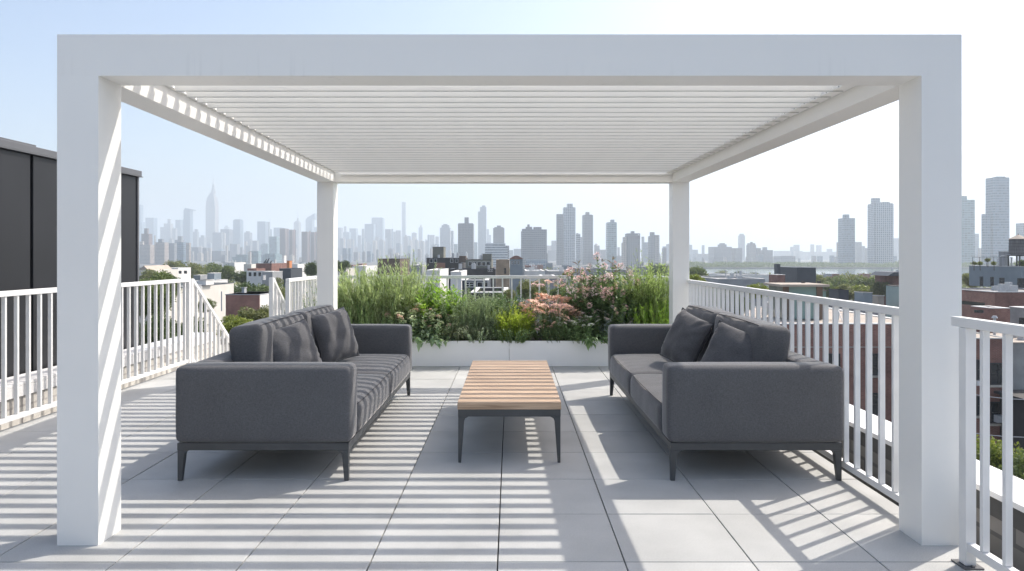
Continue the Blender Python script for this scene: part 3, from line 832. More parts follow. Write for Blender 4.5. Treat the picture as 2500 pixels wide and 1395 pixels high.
P('dark_shrub', 'dark leafy shrub behind the lime shrub in front of the back railing', at(1240, 9.55), 9.55, .72, 46, LM['dark'], .65, .4, .085, .022, 16, .85, seed=15, branch=1)
P('lime_shrub', 'rounded bright lime green shrub above the planter seam', at(1254, 9.16), 9.16, .50, 96, LM['lime'], .40, .30, .034, .013, 24, .8, seed=16, branch=2)
P('lime_shrub', 'darker lower half of the lime shrub trailing over the seam', at(1254, 9.07), 9.07, .26, 54, LM['mid'], .42, .6, .036, .016, 14, .9, seed=17, droop=.3, tilt=(0, -.15))
P('yarrow', 'yarrow covered in flat peach flower heads in the middle of the right planter', at(1352, 9.3), 9.3, .60, 70, LM['mid'], .66, .34, .06, .013, 17, .7, seed=18, bl=('flat', .056, ['peach', 'peach', 'pink'], 62))
P('yarrow', 'shorter yarrow with coral flower heads low over the rim', at(1372, 9.14), 9.14, .34, 34, LM['dark'], .62, .55, .055, .014, 12, .8, seed=19, bl=('flat', .032, ['peach', 'pink'], 16))
P('yarrow', 'thin yarrow with few pale blooms reaching up to the back railing', at(1372, 9.6), 9.6, .84, 20, LM['mid'], .5, .3, .06, .016, 14, .8, seed=20, bl=('flat', .036, ['pink', 'peach'], 16))
P('rose_bush', 'tall rose bush with clustered pink blooms and dark leaves', at(1458, 9.4), 9.4, 1.0, 60, LM['rose'], .66, .34, .085, .040, 22, .95, seed=21, branch=1, bl=('ball', .040, ['pink', 'pink', 'whitepink'], 62))
P('rose_bush', 'low dense dark rose foliage under the tall pink rose bush', at(1470, 9.3), 9.3, .74, 56, LM['rose'], .78, .36, .08, .040, 18, .95, seed=22, bl=('ball', .020, ['pink'], 14))
P('butterfly_bush', 'lanky bush with bronze pointed tip leaves rising over the roses', at(1492, 9.5), 9.5, 1.22, 11, LM['rose'], .5, .38, .16, .032, 12, .95, seed=23, tip=LM['bronze'], start=.45)
P('silver_leaf_plant', 'silvery grey leaved plant with small lilac white flowers', at(1482, 9.15), 9.15, .52, 34, LM['silver'], .5, .45, .085, .015, 14, .7, seed=24, bl=('flat', .026, ['whitepink'], 24))
P('white_flowered_shrub', 'low shrub with white flowers spilling over the right planter', at(1430, 9.10), 9.10, .42, 40, LM['mid'], .58, .45, .085, .022, 12, .8, seed=25, bl=('flat', .028, ['white', 'whitepink', 'white'], 30))
P('white_flowered_shrub', 'broad green leaves drooping over the rim beside the right sofa', at(1445, 9.02), 9.02, .17, 24, LM['mid'], .6, .9, .09, .03, 6, 1.0, seed=26, droop=.5, tilt=(0, -.3))
P('willow_shrub', 'tall yellow green willow leaved shrub touching the right back post', at(1602, 9.4), 9.4, 1.02, 70, LM['willow'], .62, .26, .095, .015, 28, .7, seed=27, branch=1)
P('willow_shrub', 'tall willow leaved shrub between the roses and the right post shrub', at(1545, 9.45), 9.45, .98, 60, LM['willow'], .55, .26, .09, .014, 26, .7, seed=28, branch=1)
P('willow_shrub', 'wispy sprays rising highest beside the right back post', at(1598, 9.55), 9.55, 1.32, 9, LM['willow'], .5, .30, .05, .010, 22, .8, seed=29, start=.4)
P('willow_shrub', 'low yellow green grassy foliage behind the right sofa arm', at(1600, 9.12), 9.12, .58, 60, LM['bright'], .6, .30, .13, .011, 16, .45, seed=30)

# ------------------------------------------------------------------ trees
TL = {
 'green': leafmat('tree_leaf_green', (0.090, 0.126, 0.042), (0.192, 0.240, 0.090), .3),
 'olive': leafmat('tree_leaf_olive', (0.132, 0.150, 0.058), (0.252, 0.270, 0.120), .3),
 'deep': leafmat('tree_leaf_deep', (0.054, 0.090, 0.034), (0.126, 0.168, 0.066), .25),
 'yellow': leafmat('tree_leaf_yellow', (0.144, 0.192, 0.036), (0.264, 0.288, 0.072), .35),
}
BARK = surf('tree_bark', (.09, .07, .05), .9, .25, 8)
def crown_mesh(seed, nl, leaf, blobs=16, flat=.75, drooping=0):
    """unit crown about 1 m in radius, centre at 0"""
    rng = np.random.default_rng(seed); C_ = []
    for k in range(blobs):
        u = rvec(rng); q = rng.uniform(.2, .72); C_.append((u[0] * q, u[1] * q, u[2] * q * flat, rng.uniform(.22, .42)))
    C_ = np.array(C_)
    b = rng.integers(0, blobs, nl); U = rng.normal(size=(nl, 3)); U /= np.linalg.norm(U, axis=1)[:, None]
    rr = C_[b, 3] * rng.uniform(.55, 1.08, nl)
    Pn = C_[b, :3] + U * rr[:, None]
    D = U + rng.normal(size=(nl, 3)) * .7; D[:, 2] -= drooping
    D /= np.linalg.norm(D, axis=1)[:, None]
    S = np.cross(D, U + rng.normal(size=(nl, 3)) * .4); S /= (np.linalg.norm(S, axis=1)[:, None] + 1e-9)
    Ls = leaf * rng.uniform(.6, 1.3, nl)[:, None]
    wdt = .32 if drooping else .55
    V = np.stack([Pn, Pn + D * Ls * .5 + S * Ls * wdt * .5, Pn + D * Ls, Pn + D * Ls * .5 - S * Ls * wdt * .5], 1).reshape(-1, 3)
    me = bpy.data.meshes.new('crown'); me.from_pydata(V.tolist(), [], [(4 * i, 4 * i + 1, 4 * i + 2, 4 * i + 3) for i in range(nl)]); me.update()
    tr = MB(); tr.tube((0, 0, -2.2), (0, 0, -.5), .10, .06)
    for k in range(7):
        c = C_[k]; tr.tube((0, 0, -.7 + .05 * k), (c[0] * .9, c[1] * .9, c[2] * .9), .04, .012, 5)
    tm = bpy.data.meshes.new('trunk'); tm.from_pydata(tr.v, [], tr.f); tm.materials.append(BARK)
    return me, tm
CRN = {'near': [crown_mesh(40 + s, 15000, .085, 24) for s in range(3)], 'mid': [crown_mesh(50 + s, 7500, .105, 20) for s in range(4)],
       'far': [crown_mesh(60 + s, 3000, .14, 16, .6) for s in range(4)], 'sumac': [crown_mesh(70 + s, 7000, .17, 18, .7, .9) for s in range(2)]}
TM = {}
def tree(label, px, D, ptop, rpx, mat='green', kind='mid', zs=.8, group='trees between the rooftops', name='tree', var=None, seed=[0]):
    """crown top at picture row ptop, crown radius rpx pixels at distance D"""
    seed[0] += 1; s = seed[0]
    if kind == 'mid': zs = max(zs, .85); rpx *= 1.12
    r = rpx * D / F; X = PX(px, D); zt = PZ(ptop, D); zc = zt - r * zs
    t = thing(name, label, 'tree', (X, D, max(GZ, zc - 2.2 * r)), group)
    cm, tm = CRN[kind][s % len(CRN[kind])]
    key = (cm.name, mat)
    if key not in TM:
        m2 = cm.copy(); m2.materials.append(TL[mat]); TM[key] = m2
    for nm, me in (('crown', TM[key]), ('trunk', tm)):
        o = bpy.data.objects.new(nm, me); COL.objects.link(o); o.parent = t
        o.location = (0, 0, zc - t.location.z); o.scale = (r, r, r * zs); o.rotation_euler = (0, 0, s * 1.7)
        if nm == 'trunk': o.scale = (r, r, (zc - t.location.z) / 2.2 if zc - t.location.z > .1 else r)
    return t
T = tree
# left, seen through the long railing and over the stair
T('big green tree directly beside the dark building behind the left railing', 375, 26, 668, 58, 'green', 'near', 1.1)
T('wide green tree above the railing next to the dark building', 385, 60, 652, 60, 'green', 'near', .8)
T('green tree filling the space below the cream gabled house', 440, 70, 690, 40, 'olive', 'near', .9)
T('dense green tree behind the corner post of the left railing', 450, 24, 762, 70, 'deep', 'near', .9)
T('dark lower tree in the gap behind the left railing', 370, 22, 755, 62, 'deep', 'near', .9)
T('sumac with drooping bright leaves beyond the stair handrail', 575, 17, 760, 52, 'yellow', 'sumac', .8, 'sumac like trees beyond the stair', 'sumac_tree')
T('sumac with drooping leaves and reddish twigs beside the right stair handrail', 628, 18, 735, 42, 'olive', 'sumac', .8, 'sumac like trees beyond the stair', 'sumac_tree')
T('lowest sumac just above the left sofa cushions', 655, 15, 770, 55, 'green', 'sumac', .8, 'sumac like trees beyond the stair', 'sumac_tree')
T('thin open shrub like tree in front of the white wall', 500, 30, 722, 26, 'green', 'near', .9, None, 'young_tree')
T('leafy tree between the white wall and the brick hut', 600, 88, 676, 50, 'deep')
T('darker tree right of the brick hut behind the inner stair handrail', 655, 92, 682, 46, 'green')
T('yellowish tree behind the short railing near the left back post', 690, 70, 692, 42, 'olive')
T('wide olive tree right above the white sunlit wall', 462, 210, 628, 42, 'olive', 'mid', .5)
T('broad dark tree mass under the tall spired tower', 520, 230, 629, 48, 'green', 'mid', .5)
T('olive tree left of the broad dark tree mass', 425, 240, 629, 30, 'olive', 'mid', .5)
T('round tree right of the broad dark tree mass', 556, 190, 642, 26, 'green', 'mid', .6)
T('small dark tree left of the long brick wall', 590, 170, 654, 24, 'deep', 'mid', .7)
T('olive tree behind the left railing next to the dark building top', 366, 150, 648, 34, 'olive', 'mid', .6)
T('mid green tree in front of the gabled cream roof', 405, 120, 660, 40, 'green', 'mid', .7)
T('round dark tree touching the left back post', 762, 150, 634, 24, 'deep', 'mid', .9)
T('small olive tree just left of the slate grey building', 664, 130, 668, 24, 'olive', 'mid', .8)
# centre, behind the planter and back railing
T('pale feathery tree behind the middle of the back railing', 1300, 48, 672, 42, 'olive', 'near', .9)
T('grey green tree behind the back railing right of the tan building', 1235, 50, 700, 34, 'olive', 'near', .8)
T('green tree behind the back railing below the roses', 1362, 55, 690, 34, 'green', 'near', .8)
T('low rounded roof garden tree far behind the back railing', 1345, 260, 646, 32, 'olive', 'mid', .35)
T('small yellow green tree behind the roses', 1385, 120, 658, 12, 'yellow', 'mid', .8)
T('dark tree behind the feathery grass next to the left back post', 835, 140, 630, 22, 'deep', 'mid', .8)
T('tree crown far behind the willow shrubs', 1610, 250, 640, 26, 'deep', 'mid', .6)
# right
T('dark green tree mass just right of the right back post', 1705, 170, 640, 34, 'green', 'mid', .7)
T('yellow green tree low behind the right railing corner', 1698, 60, 662, 26, 'yellow', 'mid', .8)
T('leafy tree behind the first balusters of the right railing', 1715, 42, 690, 44, 'green', 'near', .9)
T('leafy tree behind the right railing left of the teal penthouse', 1790, 46, 700, 50, 'deep', 'near', .8)
T('bright tree touching the teal penthouse', 1850, 62, 682, 30, 'yellow', 'mid', .9)
T('small dark tree near the river, left one', 1762, 420, 656, 20, 'olive', 'far', .7)
T('small tree near the river by the grey flat roofs', 1800, 430, 658, 16, 'deep', 'far', .8)
T('small dark tree left of the slate chimney building', 1842, 300, 662, 18, 'deep', 'far', .7)
for i, (px, D, pt, r, m) in enumerate([(1950, 150, 668, 34, 'olive'), (1995, 160, 662, 36, 'olive'), (2040, 170, 664, 40, 'green'), (2085, 180, 660, 42, 'olive'),
     (2128, 170, 662, 38, 'green'), (2060, 130, 684, 34, 'olive'), (2110, 130, 686, 36, 'yellow'), (2150, 120, 680, 30, 'olive'), (2010, 130, 680, 30, 'green'), (2185, 260, 656, 26, 'green')]):
    lab = ['olive tree right behind the slate chimney building', 'wide olive tree above the teal penthouse roof', 'tall green tree above the right end of the teal penthouse',
           'broad olive tree under the left tall riverside tower', 'green tree below the gap between the two riverside towers', 'olive tree above the dark roof hut',
           'yellowing tree above the grey roof boxes', 'olive tree beside the right front post and maroon building', 'green tree directly right of the beige penthouse roof', 'tree partly hidden by the right front post near the river'][i]
    T(lab, px, D, pt, r, m, 'mid', .6)
T('tree on the street between brick buildings right of the right front post', 2372, 120, 660, 26, 'olive', 'mid', .9)
T('garden tree below the near right railing top rail', 2400, 52, 782, 36, 'green', 'near', .6)
T('bright leafy tree at the lower right beyond the parapet', 2420, 22, 1040, 105, 'yellow', 'near', .9)
T('second leafy tree at the lower right edge of the view', 2530, 20, 1090, 90, 'green', 'near', .9)
random.seed(12)

# ------------------------------------------------------------------ ground, water, far shore
b = MB(); b.box(-14000, 14000, -1400, 690, GZ - 1, GZ); b.box(-14000, -900, 690, 1030, GZ - 1, GZ); b.box(-14000, 14000, 1030, 13400, GZ - 1, GZ + .8)
o = b.build('ground', surf('city_ground', (.10, .10, .095), .9, .3, .02)); tag(o, kind='structure')
b = MB(); b.box(-900, 14000, 690, 1030, GZ - 2, GZ - .6)
o = b.build('river', surf('river_water', (.10, .13, .15), .12, .1, .01, .3, .15)); tag(o, kind='structure')

# ------------------------------------------------------------------ buildings
BM = {
 'cream': surf('cream_render', (.66, .63, .57), .8, .06, .8), 'white': surf('white_render', (.72, .71, .68), .8, .08, .8),
 'grey': surf('grey_render', (.30, .31, .32), .8, .12, .8), 'blue': surf('blue_grey_cladding', (.20, .24, .27), .6, .08, .8),
 'slate': surf('slate_cladding', (.055, .065, .078), .6, .1, .8), 'dark': surf('dark_roof_structure', (.055, .052, .052), .7, .25, .8),
 'brown': surf('brown_cladding', (.14, .10, .075), .7, .2, .9), 'teal': surf('teal_panel', (.20, .30, .28), .5, .12, .6),
 'olive': surf('olive_cladding', (.17, .17, .14), .7, .1, .8), 'tan': surf('tan_roof', (.42, .36, .30), .85, .12, .8), 'pgreen': surf('pale_green_render', (.33, .40, .38), .8, .06, .8),
 'red': BRICK_RED, 'maroon': BRICK_MAROON, 'tanb': BRICK_TAN, 'terracotta': surf('terracotta_panel', (.36, .19, .13), .8, .1), 'orange': surf('orange_panel', (.55, .22, .09), .8, .1),
 'concrete': surf('stained_concrete', (.30, .30, .29), .85, .25, .7), 'steel': surf('galvanised', (.45, .46, .47), .4, .1), 'silver': surf('silver_roof_coating', (.60, .60, .58), .6, .12, .5),
 'greyroof': surf('grey_roofing', (.26, .26, .255), .85, .2, .5),
}
def span(x0, x1, D, depth, keep=.5):
    """plan of a box whose receding side is inside the width x0..x1"""
    if x0 > VX: depth = min(depth, max(1.0, (1 - keep) * (x1 - x0) * D / (x0 - VX))); return PX(x0, D + depth), PX(x1, D), depth
    if x1 < VX: depth = min(depth, max(1.0, (1 - keep) * (x1 - x0) * D / (VX - x1))); return PX(x0, D), PX(x1, D + depth), depth
    return PX(x0, D), PX(x1, D), depth
def blk(label, x0, x1, yt, D, depth, wall, roof='silver', name='rowhouse', cat='building', par=.35, zb=GZ, cop='white', group=None, cope=True, raw=False):
    zt = PZ(yt, D)
    if raw: X0, X1 = PX(x0, D), PX(x1, D)
    else: X0, X1, depth = span(x0, x1, D, depth)
    t = thing(name, label, cat, ((X0 + X1) / 2, D + depth / 2, zb), group)
    th = .28
    b = MB(); b.box(X0, X1, D, D + depth, zb, zt - par)
    if par > .05: b.ring(X0, X1, D, D + depth, zt - par + .002, zt - .06, th)
    b.build('wall', BM[wall], t)
    if par > .05:
        b = MB(); b.box(X0 + th + .01, X1 - th - .01, D + th + .01, D + depth - th - .01, zt - par + .01, zt - par + .05); b.build('roof', BM[roof], t)
    if cope:
        b = MB()
        if par > .05: b.ring(X0 - .04, X1 + .04, D - .04, D + depth + .04, zt - .058, zt, th + .08)
        else: b.box(X0 - .04, X1 + .04, D - .04, D + depth + .04, zt - .058, zt)
        b.build('coping', BM[cop], t)
    if par > .05 and (X1 - X0) > 4 and depth > 3.5 and wall != 'teal':
        rs = random.Random(int(x0 * 7 + yt)); zr = zt - par + .05
        for _ in range(rs.randint(3, 6)):
            b = MB(); hx = rs.uniform(.25, .8); hy = rs.uniform(.25, .8); x = rs.uniform(X0 + 1, X1 - 1.4); y = rs.uniform(D + .8, D + depth - 1.4); h_ = rs.uniform(.5, 1.5) * (1 if D > 80 else .7)
            if rs.random() < .55: b.box(x, x + hx, y, y + hy, zr, zr + h_)
            else: b.tube((x, y, zr), (x, y, zr + h_ + .4), .09, .09, 6); b.tube((x, y, zr + h_ + .4), (x, y, zr + h_ + .55), .2, .12, 6)
            b.build('roof_vent', BM['steel'], t)
    return t, (X0, X1, D, D + depth, zt)

def win(t, x0, x1, z0, z1, yf, frame=FRAME_BLK, sill=True, mull=True, sash=True):
    """window on a -Y facing wall at y = yf, coordinates in metres"""
    fw = .07
    b = MB(); b.box(x0 - fw, x1 + fw, yf - .06, yf - .004, z1, z1 + fw); b.box(x0 - fw, x1 + fw, yf - .06, yf - .004, z0 - fw, z0)
    b.box(x0 - fw, x0, yf - .06, yf - .004, z0, z1); b.box(x1, x1 + fw, yf - .06, yf - .004, z0, z1)
    if sash: b.box(x0, x1, yf - .05, yf - .008, (z0 + z1) / 2 - .03, (z0 + z1) / 2 + .03)
    if mull: xm = (x0 + x1) / 2; b.box(xm - .035, xm + .035, yf - .052, yf - .010, z0, z1)
    o = b.build('window', frame, t)
    b = MB(); b.box(x0, x1, yf - .025, yf - .012, z0, z1); b.build('pane', GLASS, o)
    if sill: b = MB(); b.box(x0 - .15, x1 + .15, yf - .14, yf - .004, z0 - fw - .14, z0 - fw - .003); b.build('sill', STONE, o)
def winpx(t, a, c, ya, yb, D, **kw): win(t, PX(a, D), PX(c, D), PZ(yb, D), PZ(ya, D), D, **kw)

# a box with ends given in metres (sits on roofs)
def hut(label, name, cat, x0, x1, yt, yb, D, depth, wall, cop='steel', group=None):
    return blk(label, x0, x1, yt, D, depth, wall, name=name, cat=cat, par=.0, zb=PZ(yb, D), cop=cop, group=group)

# --- left part
# white sunlit side wall (+X face)
Xw = -32.3
t = thing('party_wall_building', 'low building with a long blank white sunlit side wall', 'building', (Xw - 6, 74, GZ))
b = MB(); b.box(Xw - 11, Xw, 61, 80, GZ, EYE - .1075 * 32.3); b.ring(Xw - 11, Xw, 61, 80, EYE - .1075 * 32.3 + .002, EYE - .098 * 32.3, .3); b.build('wall', BM['cream'], t)
b = MB(); b.ring(Xw - 11.03, Xw + .03, 60.97, 80.03, EYE - .098 * 32.3 + .002, EYE - .098 * 32.3 + .05, .36); b.build('coping', BM['slate'], t)
b = MB(); b.box(Xw - 10.6, Xw - .4, 61.4, 79.6, EYE - .1075 * 32.3 + .01, EYE - .1075 * 32.3 + .04); b.build('roof', BM['greyroof'], t)
hut('white ribbed skylight hood on the roof above the white side wall', 'skylight', 'skylight', 484, 522, 684, 697, 72, 2.4, 'white', 'white')
hut('pale rooftop air unit at the near corner of the white walled building', 'rooftop_unit', 'roof unit', 478, 492, 696, 712, 64, 1.4, 'steel')
t, _ = blk('small brick roof hut with one white side and a flat grey roof', 551, 633, 719, 55, 4.4, 'red', 'silver', name='brick_bulkhead', par=.0, cop='steel', raw=True)
b = MB(); b.box(-20.16, -20.14, 55.1, 59.3, GZ, PZ(720, 55)); b.build('white_side', BM['white'], t)
hut('little pale chimney box on the brick roof hut', 'chimney', 'chimney', 590, 602, 702, 718, 57, .5, 'steel')
blk('low brown roof edge just below the brick hut by the stair handrail', 640, 668, 742, 58, 8, 'maroon', 'silver')
b = MB(); b.tube((PX(541, 50), 50, PZ(760, 50)), (PX(541, 50), 50, PZ(712, 50)), .05); o = b.build('vent_pipe', BM['steel'], origin=(PX(541, 50), 50, PZ(760, 50))); tag(o, 'slim pale vent pipe standing left of the brick roof hut', 'pipe')
t, _ = blk('blue grey rooftop hut with a dark doorway and pale side', 506, 540, 667, 118, 5, 'blue', 'silver', name='roof_bulkhead', par=.15)
t, _ = blk('long grey low hut left of the blue grey rooftop hut', 472, 506, 672, 124, 6, 'grey', 'silver', name='roof_bulkhead', par=.15)
t, _ = blk('pale house below the two grey rooftop huts', 468, 556, 686, 112, 20, 'white', 'silver')
t, _ = blk('white house with a broad pale roof left of the olive trees', 404, 466, 654, 190, 26, 'white', 'silver')
for k in range(3): winpx(t, 424 + 13 * k, 430 + 13 * k, 662, 668, 190, sill=False)
# gabled cream roof
t = thing('gabled_house', 'cream house with a small gable beside the dark building', 'building', (PX(356, 170), 174, GZ))
a_, c_ = PX(338, 170), PX(378, 170); b = MB(); b.box(a_, c_, 170, 182, GZ, PZ(660, 170)); b.build('wall', BM['cream'], t)
b = MB(); b.prism([(a_, PZ(660, 170) + .01), (PX(362, 170), PZ(660, 170) + .01), (PX(351, 170), PZ(649, 170))], 'y', 170, 182); b.build('roof', BM['tan'], t)
t, _ = blk('long dark brick wall building with clutter on its roof', 625, 701, 643, 185, 18, 'maroon', 'silver', cop='steel')
hut('orange stair tower at the right end of the long brick wall', 'stair_tower', 'stair tower', 700, 713, 637, 662, 182, 2.5, 'orange', 'orange')
hut('white cooling box above the right end of the long brick wall', 'cooling_unit', 'roof unit', 689, 699, 624, 643, 196, 2, 'white', 'white')
for q, (xa, ya) in enumerate(((642, 632), (648, 630), (655, 636))):
    b = MB(); b.prism([(PX(xa, 190), PZ(643, 190)), (PX(xa + 5, 190), PZ(643, 190)), (PX(xa + 9, 190), PZ(ya, 190))], 'y', 190, 190.5)
    o = b.build('roof_fin', BM['slate'], origin=(PX(xa, 190), 190, PZ(643, 190))); tag(o, ['left slanting black fin on the long brick wall roof', 'middle tallest slanting black fin on that roof', 'right shortest slanting black fin on that roof'][q], 'roof fin', 'black fins on the brick roof')
t, _ = blk('maroon flat roof in front of the long dark brick wall', 604, 648, 656, 160, 10, 'maroon', 'maroon', cop='maroon')
t, _ = blk('white rear facade with small dark windows under the maroon roof', 602, 672, 662, 158, 1.6, 'white', 'silver', cop='white')
for k in range(5): winpx(t, 608 + 12 * k, 613 + 12 * k, 666, 674, 158, sill=False, mull=False)
t, _ = blk('slate blue grey flat building left of the left back post', 682, 738, 656, 150, 16, 'slate', 'silver', cop='slate')
t, _ = blk('white roof strip with vents beyond the slate building', 705, 748, 645, 230, 20, 'white', 'silver')
t, _ = blk('pale low houses in a row between the trees and the glass office', 545, 600, 641, 330, 30, 'white', 'silver')
t, _ = blk('second pale low row in front of the glass office', 595, 632, 645, 290, 24, 'cream', 'silver')
t, _ = blk('low grey roof with vents behind the sunlit trees', 640, 690, 664, 128, 14, 'grey', 'greyroof')
hut('small grey box roof unit beside the white rear facade', 'rooftop_unit', 'roof unit', 637, 649, 672, 684, 120, 2, 'steel')

# --- centre part
t, _ = blk('dark brown building with a jagged parapet behind the feathery grass', 922, 1000, 632, 165, 16, 'brown', 'greyroof', cop='dark')
for k in range(9): pass
t, _ = blk('dark steel framed building carrying the big grey box', 1041, 1142, 630, 152, 18, 'dark', 'greyroof', cop='dark')
b = MB(); b.box(PX(1064, 152), PX(1087, 152), 151.9, 151.99, PZ(656, 152), PZ(642, 152)); b.build('terracotta_panel', BM['terracotta'], t)
for q in (1050, 1060, 1100, 1112, 1126): winpx(t, q, q + 6, 633, 641, 152, frame=FRAME_WHT, sill=False, mull=False, sash=False)
hut('big plain grey box on the roof of the dark steel framed building', 'bulkhead', 'roof box', 1056, 1088, 603, 630, 156, 5, 'olive', 'dark')
hut('tan roof box between the grey box and the olive grey building', 'bulkhead', 'roof box', 1121, 1139, 625, 641, 148, 2.4, 'brown', 'tan')
t, _ = blk('olive grey building with a band of pale windows', 1137, 1204, 634, 142, 14, 'olive', 'greyroof', cop='dark')
for k in range(5): winpx(t, 1144 + 11 * k, 1152 + 11 * k, 640, 649, 142, frame=FRAME_WHT, sill=False, mull=False, sash=False)
hut('dark olive square box on top of the olive grey building', 'bulkhead', 'roof box', 1177, 1201, 620, 634, 145, 3, 'olive', 'dark')
t, _ = blk('dark block under the olive grey building with tiny white windows', 1098, 1212, 657, 132, 9, 'dark', 'greyroof', cop='slate')
for k in range(3): winpx(t, 1192 + 4 * k, 1194.5 + 4 * k, 659, 663, 132, frame=FRAME_WHT, sill=False, mull=False, sash=False)
t, _ = blk('tan brick building with a narrow slot window', 1211, 1244, 634, 118, 12, 'tanb', 'greyroof', cop='tan')
winpx(t, 1232, 1234.5, 656, 668, 118, sill=False, mull=False)
# red curved roof house
t = thing('curved_roof_house', 'pale blue house with an arched red roof right of the tan building', 'building', (PX(1260, 210), 216, GZ))
b = MB(); b.box(PX(1245, 210), PX(1276, 210), 210, 222, GZ, PZ(633, 210)); b.build('wall', BM['blue'], t)
arc = [(PX(1243 + 35 * q / 8, 210), PZ(633 - 8.5 * math.sin(math.pi * q / 8), 210)) for q in range(9)]
b = MB(); b.prism(arc, 'y', 209.8, 222); b.build('roof', BM['maroon'], t)
for q in (1248, 1256, 1264): winpx(t, q, q + 4, 638, 645, 210, frame=FRAME_WHT, sill=False)
t, _ = blk('cluttered white roofs above the middle of the back railing', 1040, 1095, 660, 100, 14, 'white', 'silver')
t, _ = blk('second cluttered white roof right of the first behind the back railing', 1100, 1140, 664, 94, 12, 'white', 'silver')
t, _ = blk('dark building with white window trims behind the back railing', 1128, 1198, 684, 62, 10, 'slate', 'silver', cop='white')
winpx(t, 1136, 1156, 690, 700, 62, frame=FRAME_WHT, sill=False); winpx(t, 1166, 1190, 690, 712, 62, frame=FRAME_WHT, sill=False)
t, _ = blk('low dark shed roof below the dark trimmed building', 1150, 1240, 714, 50, 8, 'dark', 'greyroof', cop='white')
for q, a in enumerate([(1280, 1330, 662, 150, 'white', 'low white roofs with railings behind the back rail'), (1330, 1400, 662, 170, 'grey', 'long low grey roof left of the roses'),
          (1395, 1470, 655, 230, 'grey', 'grey flat roofs behind the rose tips'), (1460, 1560, 658, 240, 'concrete', 'concrete grey roofs behind the willow shrubs'), (1555, 1640, 652, 260, 'grey', 'grey roofs beside the right back post'),
          (860, 925, 650, 200, 'white', 'white roofs showing through the feathery grass'), (1000, 1050, 648, 210, 'grey', 'grey roof between the jagged and the steel framed buildings'), (820, 870, 656, 150, 'cream', 'cream roof edge beside the left back post')]):
    blk(a[5], a[0], a[1], a[2], a[3], 20, a[4], 'silver')
t, _ = blk('grey shed roof with a white gutter behind the back railing right part', 1316, 1362, 676, 90, 10, 'grey', 'silver', cop='white')

# --- right part
t, _ = blk('long pale grey flat roof just behind the right railing top', 1690, 1868, 681, 112, 16, 'grey', 'greyroof')
t, _ = blk('second grey flat roof beyond the long pale grey one', 1720, 1880, 672, 190, 20, 'white', 'greyroof')
t, _ = blk('slate grey long building with a white edged roof', 1900, 1992, 653, 122, 14, 'slate', 'greyroof', cop='steel')
hut('tall slate chimney at the left end of the slate grey building', 'chimney', 'chimney', 1890, 1905, 645, 690, 121, 1.5, 'slate', 'slate')
t, _ = blk('small dark brick part below the slate chimney', 1877, 1917, 671, 116, 5, 'maroon', 'greyroof')
t, _ = blk('maroon brick building with a slate hip beside the right front post', 2136, 2330, 675, 112, 14, 'maroon', 'silver', cop='white')
b = MB(); b.prism([(PX(2168, 116), PZ(674, 116)), (PX(2330, 116), PZ(674, 116)), (PX(2330, 116), PZ(664, 116)), (PX(2182, 116), PZ(665, 116))], 'y', 116, 122); b.build('upper_roof', BM['slate'], t)
t, _ = blk('tall pale green wall building touching the right front post', 2163, 2335, 703, 66, 14, 'pgreen', 'silver', cop='dark')
t, _ = blk('grey walled flat roof building with low roof boxes', 2000, 2162, 748, 62, 14, 'grey', 'tan', cop='white', par=1.1)
hut('dark slate roof hut behind the right railing', 'bulkhead', 'roof box', 2023, 2072, 708, 752, 60, 2.2, 'slate', 'slate')
hut('blue grey square roof box right of the dark hut', 'bulkhead', 'roof box', 2086, 2130, 714, 745, 67, 2.2, 'blue', 'silver')
hut('low tan roof box beside the pale green wall', 'bulkhead', 'roof box', 2129, 2158, 722, 744, 70, 2.2, 'tan', 'silver')
# big red brick building
t, r_ = blk('large red brick building with a pale roof behind the right railing', 1860, 2262, 790, 45, 15, 'red', 'tan', cop='white', par=.12, name='brick_building', raw=True)
for (a, c, ya, yb) in ((2016, 2048, 866, 914), (2118, 2151, 866, 914), (2016, 2048, 962, 1010), (2118, 2151, 962, 1012), (2225, 2256, 866, 914), (1930, 1958, 866, 914)):
    winpx(t, a, c, ya, yb, 45, mull=False)
b = MB(); b.box(PX(1860, 45), PX(2262, 45), 44.94, 44.998, PZ(849, 45), PZ(846.5, 45)); b.build('band_course', STONE, t)
# teal penthouse
t = thing('penthouse', 'teal and brown penthouse with a beige flat roof on the red brick building', 'penthouse', (PX(1950, 48), 50.4, PZ(790, 45)))
xa, xb, zb_, zt_ = PX(1911, 48), PX(2010, 48), PZ(790, 45) + .01, PZ(700, 48)
b = MB(); b.box(xa, xb, 48, 50.5, zb_, zt_); b.build('wall', BM['teal'], t)
for xx in (PX(1911, 48) - .01, PX(1993, 48)):
    b = MB(); b.box(xx, xx + .42, 47.93, 47.997, zb_, zt_ - .02); b.build('brown_panel', BM['brown'], t)
b = MB(); b.box(xa - .03, xa - .004, 48.05, 50.45, zb_, zt_ - .02); b.build('glazing', surf('tinted_glazing', (.16, .19, .16), .15, .2, 1), t)
b = MB(); b.box(xa - .3, xb + .25, 47.6, 50.9, zt_ + .002, zt_ + .16); b.build('roof', BM['tan'], t)
for q in (1960, 1998): b = MB(); b.box(PX(q, 50), PX(q + 6, 50), 50, 50.3, zt_ + .163, zt_ + .30); b.build('roof_vent', BM['dark'], t)
t2 = thing('side_annex', 'low grey annex on the right side of the teal penthouse', 'building', (PX(2018, 48), 50, PZ(790, 45)))
b = MB(); b.box(xb + .02, PX(2026, 48), 48.6, 50.3, zb_, PZ(712, 48)); b.build('wall', BM['teal'], t2)
b = MB(); b.box(xb + .02, PX(2028, 48), 48.4, 50.4, PZ(712, 48) + .002, PZ(710, 48)); b.build('roof', BM['dark'], t2)
